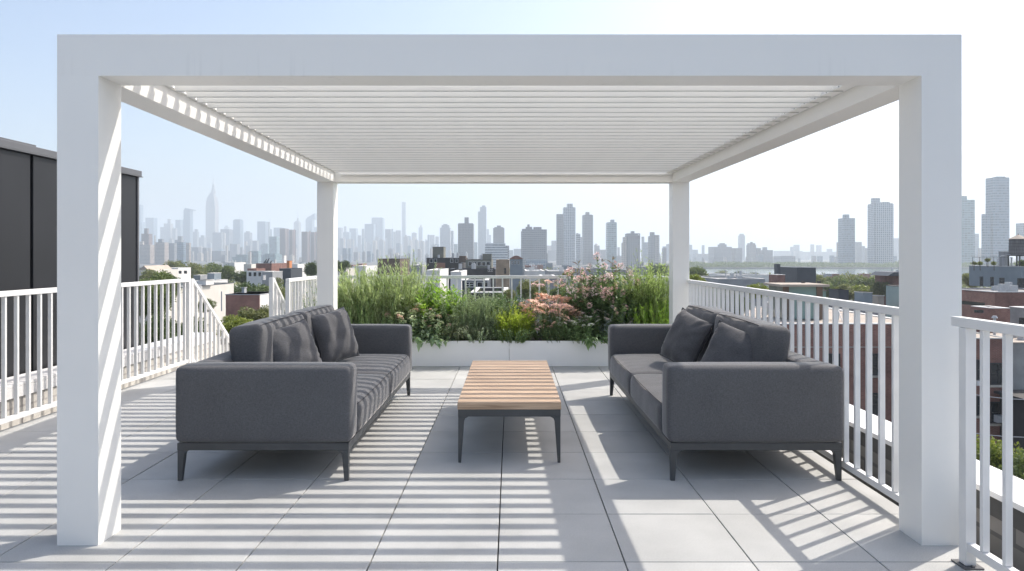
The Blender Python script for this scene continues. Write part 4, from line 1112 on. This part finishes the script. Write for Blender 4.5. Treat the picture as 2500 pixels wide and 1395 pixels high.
t = thing('roof_ladder', 'thin metal ladder leaning on the pale roof of the red brick building', 'ladder', (PX(2050, 47), 47, PZ(789, 45)))
b = MB(); p0 = (PX(2056, 46.5), 46.5, PZ(790, 45) + .02); p1 = (PX(2040, 49), 49, PZ(738, 49)); b.tube(p0, p1, .03); b.tube((p0[0] + .35, p0[1], p0[2]), (p1[0] + .35, p1[1], p1[2]), .03); b.build('stile', BM['steel'], t)
b = MB()
for k in range(1, 8):
    s = k / 8; q = [p0[i] + (p1[i] - p0[i]) * s for i in range(3)]; b.tube(q, (q[0] + .35, q[1], q[2]), .018)
b.build('rung', BM['steel'], t)

# far right: grey building, brick building, water tower
t, _ = blk('grey rendered building with small windows and a roof garden', 2366, 2620, 651, 79, 12, 'blue', 'greyroof', cop='steel', zb=PZ(709, 76), name='grey_building')
for (a, c, ya, yb) in ((2393, 2398, 677, 697), (2419, 2424, 678, 697), (2441, 2450, 680, 703), (2485, 2503, 681, 706), (2540, 2552, 681, 704)): winpx(t, a, c, ya, yb, 79, sill=False, mull=(c - a) > 10)
b = MB()
zr = PZ(651, 79); 
for k in range(6):
    xx = PX(2373, 79.5) + .82 * k; b.box(xx, xx + .03, 79.4, 79.43, zr, zr + 1.05)
b.box(PX(2373, 79.5), PX(2373, 79.5) + 4.13, 79.4, 79.43, zr + 1.052, zr + 1.09)
o = b.build('roof_railing', FRAME_BLK, origin=(PX(2373, 79.5), 79.4, zr)); tag(o, 'thin dark roof railing on the grey rendered building', 'railing')
for k, px in enumerate((2378, 2393, 2412, 2427)):
    T(['round potted shrub at the left end of the roof garden', 'small potted shrub second from the left in the roof garden', 'tallest pale shrub in the roof garden', 'potted shrub nearest to the water tower'][k], px, 79.8, 636 - 8 * (k == 2), 8, 'yellow' if k % 2 else 'olive', 'far', .9, 'potted shrubs of the roof garden', 'potted_shrub')
T('green shrub under the water tower', 2496, 83, 630, 14, 'green', 'far', 1, None, 'roof_shrub')
T('dark bush in front of the grey rendered wall', 2458, 76.5, 688, 9, 'deep', 'far', 1, None, 'bush')
hut('grey stair box left of the water tower', 'bulkhead', 'roof box', 2438, 2463, 614, 651, 84, 2, 'grey', 'steel')
def water_tower():
    D = 81; cx = PX(2486, D); z0, z1 = PZ(623, D), PZ(584, D); r = 19.5 * D / F
    t = thing('water_tower', 'weathered wooden rooftop water tank with conical roof on dark legs', 'water tower', (cx, D, PZ(651, D)))
    b = MB(); b.frustum(cx, D, z0, z1, r, r * .96, 28); o = b.build('tank', surf('weathered_wood', (.17, .165, .165), .85, .35, 3, .3, 30, stretch=(8, 8, .4)), t)
    b = MB()
    for k in range(5): z = z0 + (z1 - z0) * (k + .5) / 5; b.frustum(cx, D, z, z + .03, r + .012, r + .012, 28)
    b.build('hoop', FRAME_BLK, t)
    b = MB(); b.frustum(cx, D, z1 + .002, PZ(573, D), r * 1.05, .03, 28); b.build('roof', BM['tan'], t)
    b = MB(); b.frustum(cx, D, PZ(573, D), PZ(571, D), .05, .05, 8); b.build('finial', FRAME_BLK, t)
    b = MB(); b.box(cx - r, cx + r, D - r, D + r, z0 - .12, z0 - .003); b.build('platform', FRAME_BLK, t)
    for sx_ in (-1, 1):
        for sy in (-1, 1):
            b = MB(); x = cx + sx_ * r * .72; y = D + sy * r * .72; b.box(x - .05, x + .05, y - .05, y + .05, PZ(651, D), z0 - .122); b.build('leg', FRAME_BLK, t)
    b = MB(); b.tube((cx - r * .7, D - r * .7, PZ(650, D)), (cx + r * .7, D - r * .7, z0 - .2), .025); b.build('brace', FRAME_BLK, t)
    b = MB(); q = [(cx - r * 2.6, PZ(650, D)), (cx - r * 2.6, PZ(632, D)), (cx - r * 2.2, PZ(626, D)), (cx - r, PZ(622, D))]
    for k in range(3): b.tube((q[k][0], D, q[k][1]), (q[k + 1][0], D, q[k + 1][1]), .04)
    b.build('pipe', BM['steel'], t)
water_tower()
t, _ = blk('brick building with a sunken terrace slot below the grey rendered building', 2430, 2640, 713, 70, 8.5, 'maroon', 'greyroof', cop='steel', par=.2, name='brick_building', raw=True)
b = MB(); X_ = PX(2430, 70); b.box(X_ - .03, X_ - .003, 71.5, 75.5, PZ(748, 72), PZ(739, 72)); b.build('terrace_slot', GLASS, t)
b = MB(); b.box(X_ - .028, X_ - .004, 70.02, 78.4, GZ, PZ(718, 70)); b.build('side_wall', BRICK_RED, t)
t, _ = blk('low orange brick house in front of the darker brick building', 2372, 2466, 752, 58, 5, 'red', 'silver', cop='white', par=.2)
b = MB(); b.box(PX(2378, 58), PX(2400, 58), 57.95, 57.99, PZ(764, 58), PZ(757, 58)); b.build('window', GLASS, t)
t, _ = blk('stained grey concrete house with a white corrugated roof at the right edge', 2466, 2640, 757, 50, 7, 'concrete', 'white', cop='white', par=.1)
winpx(t, 2490, 2510, 778, 796, 50, sill=False)
t, _ = blk('dark brown low wall below the orange brick house', 2350, 2440, 790, 48, 3, 'maroon', 'silver')
t, r_ = blk('near brick apartment building with paired windows beyond the right railing', 2270, 2471, 826, 42, 4.6, 'maroon', 'tan', cop='concrete', par=.08, name='brick_building', raw=True)
for (a, c, ya, yb) in ((2386, 2399, 881, 925), (2420, 2454, 889, 937), (2386, 2399, 970, 1012), (2420, 2454, 984, 1031), (2350, 2366, 881, 925), (2300, 2330, 881, 930)): winpx(t, a, c, ya, yb, 42, mull=(c - a) > 20)
b = MB(); b.box(PX(2424, 42), PX(2446, 42), 41.6, 41.93, PZ(1029, 42), PZ(1012, 42)); o = b.build('air_conditioner', BM['steel'], origin=(PX(2435, 42), 41.8, PZ(1029, 42))); tag(o, 'grey air conditioner box in the lower paired window of the near brick building', 'air conditioner')
b = MB(); b.box(PX(2378, 42), PX(2388, 42), 41.7, 41.995, PZ(940, 42), PZ(930, 42)); b.build('meter_box', BM['white'], t)
t, r_ = blk('stained grey concrete wall building at the right edge beside the near brick one', 2472, 2700, 836, 42.5, 6, 'concrete', 'tan', cop='tan', par=.08, name='concrete_building', raw=True)
b = MB(); b.box(PX(2455, 41), PX(2700, 41), 38, 42.3, PZ(968, 41), PZ(962, 41)); b.box(PX(2470, 41), PX(2700, 41), 40, 42.3, GZ, PZ(968, 41) - .01)
o = b.build('lean_to', BM['dark'], origin=(PX(2500, 41), 40, GZ)); tag(o, 'dark lean-to with a pale edge at the foot of the concrete wall', 'shed')
for q, (za, zb2, lab) in enumerate(((955, 972, 'upper pale cable sagging in front of the brick buildings at right'), (1050, 1062, 'lower pale cable above the lower right trees'))):
    b = MB(); pts = []
    for k in range(13):
        s = k / 12; pts.append((PX(2330, 38) + s * 6.5, 38, PZ(za, 38) - s * (zb2 - za) * 38 / F - .25 * math.sin(math.pi * s)))
    for k in range(12): b.tube(pts[k], pts[k + 1], .022, n=5)
    o = b.build('cable', BM['steel'], origin=pts[0]); tag(o, lab, 'cable')

# ------------------------------------------------------------------ skyline
FM = {
 'blue': facade('tower_blue_glass', (.16, .21, .26), (.08, .13, .18), 4, 3, .8, .6),
 'teal': facade('tower_teal_glass', (.20, .28, .30), (.10, .17, .19), 4, 5, .85, .6),
 'grey': facade('tower_grey', (.22, .22, .23), (.07, .08, .10), 3.3, 3, .55, .5),
 'dark': facade('tower_dark', (.12, .12, .135), (.05, .06, .08), 3.3, 3, .6, .6),
 'stone': facade('tower_limestone', (.34, .31, .28), (.13, .13, .14), 3.8, 3, .45, .7),
 'brick': facade('tower_brown_brick', (.17, .10, .085), (.07, .06, .06), 3.0, 3.4, .5, .5),
 'salmon': facade('tower_balcony_strip', (.42, .27, .22), (.16, .12, .11), 3.0, 2.2, .6, .5),
 'beige': facade('slab_beige_windows', (.42, .35, .30), (.08, .08, .09), 3.0, 2.6, .62, .5, band=False),
 'band': facade('office_white_bands', (.42, .44, .45), (.10, .12, .15), 3.6, 3, 1, .48, band=True),
 'grid': facade('tower_white_grid', (.44, .46, .47), (.09, .12, .16), 3.1, 3.4, .62, .58),
 'pale': facade('tower_pale', (.32, .33, .34), (.16, .18, .20), 3.6, 4, .5, .5),
 'sand': facade('tower_sunlit_sand', (.46, .40, .34), (.20, .19, .18), 3.5, 3, .45, .5),
}
def tower(label, D, mat, boxes, extra=None, depth=None, name='tower', group=None, spire=None):
    """boxes: (x0, x1, ytop[, mat]) in picture pixels at distance D"""
    xs = [q[0] for q in boxes] + [q[1] for q in boxes]
    cx = PX((min(xs) + max(xs)) / 2, D)
    t = thing(name, label, 'building' if name != 'tower' else 'tower', (cx, D, GZ), group)
    boxes = sorted(boxes, key=lambda q: -q[2])
    for i, q in enumerate(boxes):
        x0, x1, yt = q[:3]; m = q[3] if len(q) > 3 else mat
        off = i * .6; d0 = D + off
        X0, X1, dp = span(x0, x1, d0, depth or max(18, min(50, (x1 - x0) * D / F)), .68)
        b = MB(); b.box(X0, X1, d0, d0 + dp, GZ, PZ(yt, D)); b.build('tower_body' if i == len(boxes) - 1 or (q[1] - q[0]) > 10 else 'roof_plant', FM[m] if m in FM else m, t)
    if spire:
        for (x, w0, w1, y0, y1) in spire:
            b = MB(); b.frustum(PX(x, D), D + 12, PZ(y0, D), PZ(y1, D), w0 * D / F, max(w1 * D / F, .3), 10); b.build('spire', FM['stone'] if w0 > 2 else BM['steel'], t)
    return t
W = tower
W('pale slender tower half hidden by the dark building', 4200, 'blue', [(332, 350, 500), (332, 354, 542)])
W('flat topped dark glass block right of the dark building', 4000, 'blue', [(355, 384, 532)])
W('stepped stone tower with a small lopsided peak', 3700, 'stone', [(391, 425, 555), (400, 423, 546), (409, 418, 535), (420, 433, 558)])
W('narrow slab with a thin fin left of the tall glass tower', 3900, 'blue', [(428, 446, 537), (446, 449, 536)])
t = W('tall plain glass tower with a slanted top left of the spired tower', 3500, 'blue', [(448, 471, 514)])
b = MB(); b.prism([(PX(448.5, 3500), PZ(514, 3500)), (PX(470.5, 3500), PZ(514, 3500)), (PX(470.5, 3500), PZ(512, 3500)), (PX(451, 3500), PZ(508, 3500))], 'y', 3501, 3535); b.build('slanted_top', FM['blue'], t)
W('small dark tower right of the slanted glass tower', 3600, 'grey', [(471, 486, 566), (475, 484, 560)])
W('lower stepped block left of the spired tower base', 3500, 'grey', [(486, 504, 580), (490, 500, 575)])
W('very tall stepped art deco tower with a long needle spire', 3750, 'stone', [(502, 534, 502), (503, 533, 490), (505, 531, 482), (508, 528, 477), (511, 526, 472)],
  spire=[(518.5, 6.5, 4.2, 472, 462), (518.5, 3.6, 2.6, 462, 450), (518.5, 1.5, .9, 450, 441), (518.5, .5, .25, 441, 424)])
W('blank grey brown block in front of the spired tower', 3000, 'grey', [(519, 550, 568), (544, 551, 569, 'sand')])
W('dark slab right of the spired tower', 3300, 'dark', [(538, 569, 560)])
W('pale faint dome far behind the dark slab', 4600, 'pale', [(547, 560, 554), (550, 557, 551)])
W('upright glass block with a thin mast', 3400, 'blue', [(569, 594, 538), (572, 592, 536)], spire=[(583, .4, .2, 536, 520)])
W('stepped grey tower right of the masted glass block', 3500, 'grey', [(596, 616, 568), (600, 611, 565)])
W('wide crisp rectangular glass slab left of the brown twin stacks', 3400, 'blue', [(628, 656, 541), (654, 660, 542, 'pale')], spire=[(657, .4, .2, 541, 532)])
W('pale broad block behind the first brown stack', 3600, 'blue', [(668, 694, 556), (660, 664, 560)])
W('brown brick apartment stack, left of two, with salmon balcony strips', 1900, 'brick', [(683, 702, 558), (702, 705.5, 559, 'salmon'), (706, 717, 561), (717, 720, 560, 'salmon'), (720, 722.5, 562)])
W('brown brick apartment stack cut by the left back post', 1850, 'brick', [(736, 755, 566), (755, 758.5, 564, 'salmon'), (759, 770, 567), (770, 773, 566, 'salmon'), (773, 778, 567)])
W('faint tower with a stepped crown and antenna between the brown stacks', 3900, 'stone', [(717, 735, 543), (720, 732, 540)], spire=[(725.5, 3, 1.5, 540, 532), (725.5, .6, .3, 532, 510)])
t = W('sloping pointed glass tower next to the left back post', 4000, 'blue', [(746, 768, 536)], spire=[(760.5, .4, .2, 528, 506)])
b = MB(); b.prism([(PX(746.5, 4000), PZ(536, 4000)), (PX(768, 4000), PZ(536, 4000)), (PX(768, 4000), PZ(521, 4000)), (PX(763, 4000), PZ(524, 4000)), (PX(750, 4000), PZ(531, 4000))], 'y', 4001, 4050); b.build('sloped_top', FM['blue'], t)
W('narrow faint slab beside the sloping glass tower', 4100, 'blue', [(768, 775, 555), (775, 800, 566)])
# nearer apartment slabs at left
W('brown upper block behind the beige window slabs', 1700, 'brick', [(345, 372, 571), (352, 363, 558)])
W('beige slab with strong window rows next to the dark building', 1500, 'beige', [(341, 378, 598), (341, 352, 590, 'sand')], name='apartment_slab')
W('second beige slab with tighter window rows', 1480, 'beige', [(380, 412, 592), (377, 380, 575, 'sand'), (386, 400, 584, 'grey')], name='apartment_slab')
W('grey slab right of the two beige slabs', 1600, 'grey', [(412, 432, 594)], name='apartment_slab')
W('blue grey slab with a sunlit beige end wall', 1450, 'blue', [(432, 454, 592), (454, 466, 593, 'beige')], name='apartment_slab')
W('round topped grey building above the blue grey slab', 1900, 'grey', [(427, 450, 586), (434, 447, 577)])
W('dark low block below the small dark tower', 2300, 'dark', [(467, 492, 604)])
W('grey block with pale right end under the spired tower', 2200, 'dark', [(494, 509, 605), (509, 517, 606, 'sand')])
W('wide dark low block under the spired tower base', 2100, 'dark', [(517, 550, 613), (550, 557, 600, 'sand'), (558, 562, 613)])
W('purple grey block in the middle of the low blocks', 2400, 'grey', [(562, 586, 596), (586, 594, 604, 'grey')])
W('low pale teal office with white band roof', 1500, 'teal', [(566, 600, 628), (578, 612, 622), (605, 614, 616, 'sand')], name='office')
W('square teal glass office with clear floor lines', 1450, 'teal', [(614, 638, 613)], name='office')
W('broad low teal building with a flat white top', 1400, 'teal', [(641, 688, 622), (646, 684, 620)], name='office')
W('tall greenish glass block left of the first brown stack', 2000, 'teal', [(657, 684, 578)], name='office')
W('low teal stepped block behind the square teal office', 2300, 'teal', [(636, 662, 597), (640, 658, 595)], name='office')
W('beige corner block among the low towers', 2600, 'sand', [(596, 604, 590), (600, 616, 600, 'grey')])
W('grey tower between the teal block and the glass slab', 2900, 'grey', [(616, 632, 588)])
# centre
W('faint block right beside the left back post', 4000, 'grey', [(812, 838, 556), (840, 846, 553)])
W('pale stepped block second from the left back post', 3700, 'blue', [(838, 857, 567), (842, 852, 566)])
W('square faint tower with sloping shoulders', 3900, 'blue', [(853, 874, 558)])
W('low grey tower left of the big faint slab', 3600, 'grey', [(874, 882, 575), (883, 890, 559)])
W('big faint slab in front of the highest faint slab', 3500, 'blue', [(890, 917, 547)])
W('highest wide faint slab with a flat roof line', 3900, 'blue', [(907, 938.5, 533), (909, 937, 531.5)])
W('darker upright slab left of the needle tower', 3200, 'dark', [(940, 956, 560), (956, 960, 559, 'blue')], spire=[(957, .4, .2, 559, 546)])
W('grey stepped slab directly left of the needle tower', 3500, 'grey', [(960, 966, 566), (966, 980, 563)])
W('extremely slender square needle tower', 3900, 'pale', [(981, 991.5, 493.5)])
W('low faint blocks right of the needle tower', 3700, 'blue', [(990, 1004, 577), (996, 1001, 576)])
W('small slab between the needle tower and the peaked tower', 3700, 'grey', [(1005, 1018, 569), (1008, 1014, 568)])
W('slim faint tower with a pointed roof', 4000, 'blue', [(1022, 1032, 556)], spire=[(1027, 4, .6, 556, 548)])
W('tiny stepped faint block right of the pointed tower', 3900, 'blue', [(1033, 1037, 589), (1038, 1042, 585)])
W('plain pale block left of the domed condominium', 3300, 'pale', [(1045, 1062, 574), (1063, 1072, 578)])
W('condominium tower with a stepped pale crown', 2200, 'grid', [(1074, 1101, 556), (1078, 1098, 550), (1082, 1093, 547.5), (1101, 1108, 564)])
W('brown grey tower with a narrow block on top', 1350, 'dark', [(1118, 1157.5, 547), (1119, 1156.5, 545.5), (1134, 1145, 531)])
W('teal annex tower behind the brown grey tower', 2300, 'teal', [(1108, 1118, 596), (1157, 1166, 592)])
W('very tall pale blue tower with stepped left shoulder', 2500, 'blue', [(1167, 1187.5, 517), (1172, 1187.5, 505.5), (1177, 1185, 502)])
W('two thin faint towers right of the tall pale blue tower', 3500, 'blue', [(1188, 1194, 560), (1192, 1199, 574)])
W('dark square tower rising behind the banded office', 1600, 'dark', [(1204, 1231.5, 557), (1207, 1229, 555), (1213, 1223, 551)])
W('curved looking office with bold white floor bands', 1000, 'band', [(1185, 1234, 594), (1234, 1243, 600, 'grey'), (1184, 1240, 604)], name='office')
W('faint low blocks between the banded office and the wide slab', 2400, 'blue', [(1243, 1253, 611), (1254, 1272, 608)], spire=[(1263, .4, .2, 608, 603)])
W('wide grey apartment building with two roof bumps', 1050, 'grey', [(1272, 1297, 565), (1274, 1300, 559), (1297, 1335, 560.5), (1302, 1322, 554.5), (1283, 1299, 554), (1287, 1293, 548)])
W('low dark plinth block below the wide grey apartment building', 900, 'blue', [(1283, 1336, 634)], name='office')
W('tiny pinkish and grey blocks between the two big apartment towers', 2400, 'sand', [(1335, 1346, 600), (1346, 1358, 588, 'grey'), (1336, 1358, 612, 'dark')])
W('tallest riverside tower in the centre with lower left wing', 1300, 'grid', [(1358, 1375, 523, 'grey'), (1374, 1405, 506.5), (1383.5, 1398, 497.5)])
W('low building with white balcony bands beside the tallest tower', 1250, 'band', [(1406, 1417, 571), (1406, 1412, 570)])
W('thin grey slab left of the beige striped tower', 1700, 'grey', [(1417, 1422, 579)])
W('grey beige tower with a small square top', 1400, 'grey', [(1421, 1448, 525.5), (1423, 1446, 524.5), (1428.5, 1439, 518)])
W('distant small building with a little dome', 1900, 'stone', [(1450, 1464, 600)], spire=[(1457, 6, 2, 600, 595)])
W('faint low block left of the blue tower', 2000, 'grey', [(1464, 1479, 610)])
W('square blue grey tower with a box on the roof', 1400, 'blue', [(1479, 1506, 544, 'teal'), (1480, 1505, 543), (1489.5, 1500, 536.5)])
W('tiny block right of the blue grey tower', 2200, 'grey', [(1507, 1513, 604)])
SIGN = W('broad grey hotel like block with a round white light and a lettered sign', 1150, 'grey', [(1517, 1527, 593, 'sand'), (1520, 1530, 579, 'sand'), (1526, 1563, 570), (1539.5, 1549, 564.5)])
def sign_letters():
    D = 1149.4; X0 = PX(1537.5, D); H = (PZ(577, D) - PZ(583.3, D))
    cu = bpy.data.curves.new('sign_text', 'FONT'); cu.body = 'OI NN'; cu.size = H * 1.35; cu.extrude = .25
    o = bpy.data.objects.new('sign', cu); COL.objects.link(o)
    o.rotation_euler = (R(90), 0, 0); bpy.context.view_layer.update()
    me = bpy.data.meshes.new_from_object(o.evaluated_get(bpy.context.evaluated_depsgraph_get())); bpy.data.objects.remove(o)
    me.materials.append(surf('maroon_sign', (.10, .03, .05), .6))
    o = bpy.data.objects.new('sign', me); COL.objects.link(o); o.parent = SIGN
    o.rotation_euler = (R(90), 0, 0); w_ = world_loc(SIGN); o.location = (X0 - w_.x, D - w_.y, PZ(583.3, D) - w_.z)
    b = MB(); x, z = PX(1559.3, D), PZ(573.6, D); b.prism([(x + 1.1 * math.cos(a), z + 1.1 * math.sin(a)) for a in np.linspace(0, 6.28, 13)[:-1]], 'y', D - .2, D + .4); b.build('round_light', BM['white'], SIGN)
sign_letters()
W('pale tapering block between the hotel like block and the rounded tower', 1800, 'pale', [(1566, 1573, 578), (1567, 1582, 592, 'blue')])
W('pink grey tower with a rounded drum behind it', 1300, 'stone', [(1582, 1592, 577, 'grey'), (1594, 1610, 574), (1586, 1598, 567, 'grey')])
W('low faint blocks touching the right back post', 2400, 'blue', [(1617, 1630, 602), (1626, 1640, 596)])
# right
W('small faint blocks just right of the right back post', 2600, 'blue', [(1680, 1690, 598), (1690, 1704, 610), (1713, 1720, 599)])
W('low pale block left of the wide grey institute', 2200, 'pale', [(1690, 1729, 620)])
W('wide grey institute building with a raised middle', 1700, 'grey', [(1729, 1787, 603), (1787, 1812, 606), (1752, 1774, 597), (1756, 1770, 594)], name='institute')
W('pale slim tower behind the institute building', 2400, 'pale', [(1802, 1819, 575), (1805, 1816, 571)])
W('dome shouldered apartment house right of the institute', 1600, 'stone', [(1822, 1846, 598), (1824, 1844, 594), (1831, 1838, 591)])
W('stepped grey apartment houses right of the dome shouldered one', 1650, 'grey', [(1845, 1858, 606), (1857, 1887, 611), (1861, 1873, 604)])
W('low long pale hall near the water', 1500, 'pale', [(1888, 1942, 626), (1905, 1935, 625)], name='hall')
W('distant twin slabs above the far shore', 3000, 'blue', [(1929, 1937, 603), (1937, 1952, 598)])
W('distant small dark block above the far shore', 3000, 'grey', [(1978, 1988, 597)])
W('distant pale square block above the far shore', 3200, 'pale', [(1992, 2006, 599)])
W('long low pale ridge of distant buildings', 3000, 'pale', [(1888, 1960, 613), (1960, 2044, 615), (2018, 2032, 608)])
W('tall dark blue riverside tower with a square cap', 1250, 'blue', [(2046, 2087.5, 533), (2057, 2073.5, 524)])
W('thin reddish slab at the left edge of the dark blue tower', 1900, 'brick', [(2042, 2047, 592)])
W('grey blocks between the two big riverside towers', 1800, 'grey', [(2087, 2104, 591), (2100, 2112, 601, 'pale'), (2112, 2119, 606)])
W('massive grid faced riverside tower with uneven flat top', 1150, 'grid', [(2118, 2181.5, 498), (2119, 2180, 496.5), (2126, 2149, 483.5), (2148, 2172, 493)])
W('faint slab between the massive tower and the right front post', 2300, 'pale', [(2181, 2200, 582)])
W('blue tower right beside the right front post', 1200, 'teal', [(2330, 2380, 488), (2335, 2361, 479)])
W('small blue block right of the blue tower', 1700, 'blue', [(2379, 2390, 571)])
W('very tall blue glass tower near the right edge', 1050, 'blue', [(2396, 2418, 523), (2406, 2464.5, 433.5), (2424, 2455, 431)])
W('pale blue block at the right edge behind the water tower', 1300, 'blue', [(2480, 2530, 545)])
# small infill blocks, low in the skyline
rng = np.random.default_rng(5)
infill_mats = ['grey', 'blue', 'stone', 'pale', 'sand', 'grey', 'blue']
def infill(n, xa, xb, ya, yb, Da, Db, label, group):
    for k in range(n):
        x = xa + (xb - xa) * (k + rng.uniform(.1, .9)) / n; w_ = rng.uniform(5, 15); yt = rng.uniform(ya, yb); D = rng.uniform(Da, Db)
        m = infill_mats[rng.integers(0, 7)]
        bx_ = [(x, x + w_, yt)]
        if rng.uniform() < .5: bx_.append((x + w_ * .3, x + w_ * .7, yt - rng.uniform(1, 4)))
        if rng.uniform() < .35: bx_.append((x + w_, x + w_ + 2, yt + 2, 'sand'))
        W(label, D, m, bx_, name='distant_block', group=group)
infill(26, 342, 785, 584, 612, 2500, 3400, 'small distant block crowded low between the left skyline towers', 'distant blocks of the left skyline')
infill(20, 345, 770, 612, 630, 1600, 2200, 'small distant block at the foot of the left skyline', 'distant blocks at the foot of the left skyline')
infill(34, 818, 1070, 574, 606, 2600, 3400, 'small distant block crowded between the towers behind the feathery grass', 'distant blocks of the centre skyline')
infill(18, 818, 1070, 606, 626, 1800, 2400, 'small distant block at the foot of the centre skyline', 'distant blocks at the foot of the centre skyline')
infill(20, 1070, 1640, 606, 626, 1300, 2300, 'small distant block between the riverside apartment towers', 'distant blocks of the riverside skyline')
infill(22, 1685, 2195, 622, 634, 1300, 2400, 'small distant block low along the far shore at right', 'distant blocks along the far shore')
infill(6, 2345, 2500, 605, 628, 1300, 1800, 'small distant block between the glass towers at the right edge', 'distant blocks at the right edge')
# far shore woodland and scrub: one mass
def shore():
    rng = np.random.default_rng(9); n = 26000
    x = rng.uniform(PX(1640, 1060), PX(2560, 1060), n); y = rng.uniform(1045, 1100, n)
    top = 7 + 6 * np.array([noise.noise(Vector((a * .02, 0, 3))) for a in x]) + 3 * np.array([noise.noise(Vector((a * .09, 5, 3))) for a in x])
    z = GZ + rng.uniform(0, 1, n) ** .6 * np.clip(top, 2, 15)
    Pn = np.stack([x, y, z], 1); D = rng.normal(size=(n, 3)); D /= np.linalg.norm(D, axis=1)[:, None]
    S = np.cross(D, rng.normal(size=(n, 3))); S /= np.linalg.norm(S, axis=1)[:, None]; L_ = 1.8
    V = np.stack([Pn, Pn + D * L_ * .5 + S * L_ * .4, Pn + D * L_, Pn + D * L_ * .5 - S * L_ * .4], 1).reshape(-1, 3)
    o = mesh_obj('woodland', V, [(4 * i, 4 * i + 1, 4 * i + 2, 4 * i + 3) for i in range(n)], TL['green']); tag(o, kind='stuff'); o['label'] = 'hazy band of trees along the far river shore'
    # low city greenery between mid ground roofs
    n = 30000; y = rng.uniform(240, 640, n); px = rng.uniform(300, 2560, n); x = (px - VX) * y / F
    z = GZ + 6.5 + 3.5 * np.array([noise.noise(Vector((a * .04, b * .04, 1))) for a, b in zip(x, y)]) * 1.4 - rng.uniform(0, 1, n) ** 2 * 5
    cap = 18.44 - 45 * y / F; z = np.where(px > 1680, np.minimum(z, GZ + cap), z)
    keep = ((px < 1680) | (y < 430)) & np.array([noise.noise(Vector((a * .018, b * .018, 7))) > -.08 for a, b in zip(x, y)])
    Pn = np.stack([x, y, z], 1)[keep]; n = len(Pn); D = rng.normal(size=(n, 3)); D /= np.linalg.norm(D, axis=1)[:, None]
    S = np.cross(D, rng.normal(size=(n, 3))); S /= np.linalg.norm(S, axis=1)[:, None]; L_ = 1.7
    V = np.stack([Pn, Pn + D * L_ * .5 + S * L_ * .4, Pn + D * L_, Pn + D * L_ * .5 - S * L_ * .4], 1).reshape(-1, 3)
    o = mesh_obj('treetops', V, [(4 * i, 4 * i + 1, 4 * i + 2, 4 * i + 3) for i in range(n)], TL['olive']); tag(o, kind='stuff'); o['label'] = 'mass of far treetops between the rooftops and the river'
shore()
# far flat roofs, hundreds of metres out
def far_roofs():
    rng = np.random.default_rng(21); k = 0
    for (xa, xb) in ((342, 780), (818, 1640), (1685, 2200), (2345, 2500)):
        n = int((xb - xa) / 17)
        for i in range(n):
            D = rng.uniform(260, 620); x = xa + (xb - xa) * (i + rng.uniform(0, 1)) / n; w_ = rng.uniform(12, 34) * 200 / D * 1.6
            yt = VY + (18.44 - rng.uniform(9, 14)) * F / D
            yt = max(yt, 669 if xa > 1600 else 641)
            m = ['white', 'grey', 'cream', 'red', 'maroon', 'concrete', 'blue'][rng.integers(0, 7)]
            blk(['low flat roofed house in the haze left of the left back post', 'low flat roofed house far behind the planter plants', 'low flat roofed house far behind the right railing', 'low flat roofed house far behind the right edge buildings'][[342, 818, 1685, 2345].index(xa)],
                x, x + w_, yt, D, rng.uniform(10, 22), m, 'silver', name='flat_roofed_house', cope=False, group=['far low houses at left', 'far low houses in the centre', 'far low houses at right', 'far low houses at the right edge'][[342, 818, 1685, 2345].index(xa)])
far_roofs()
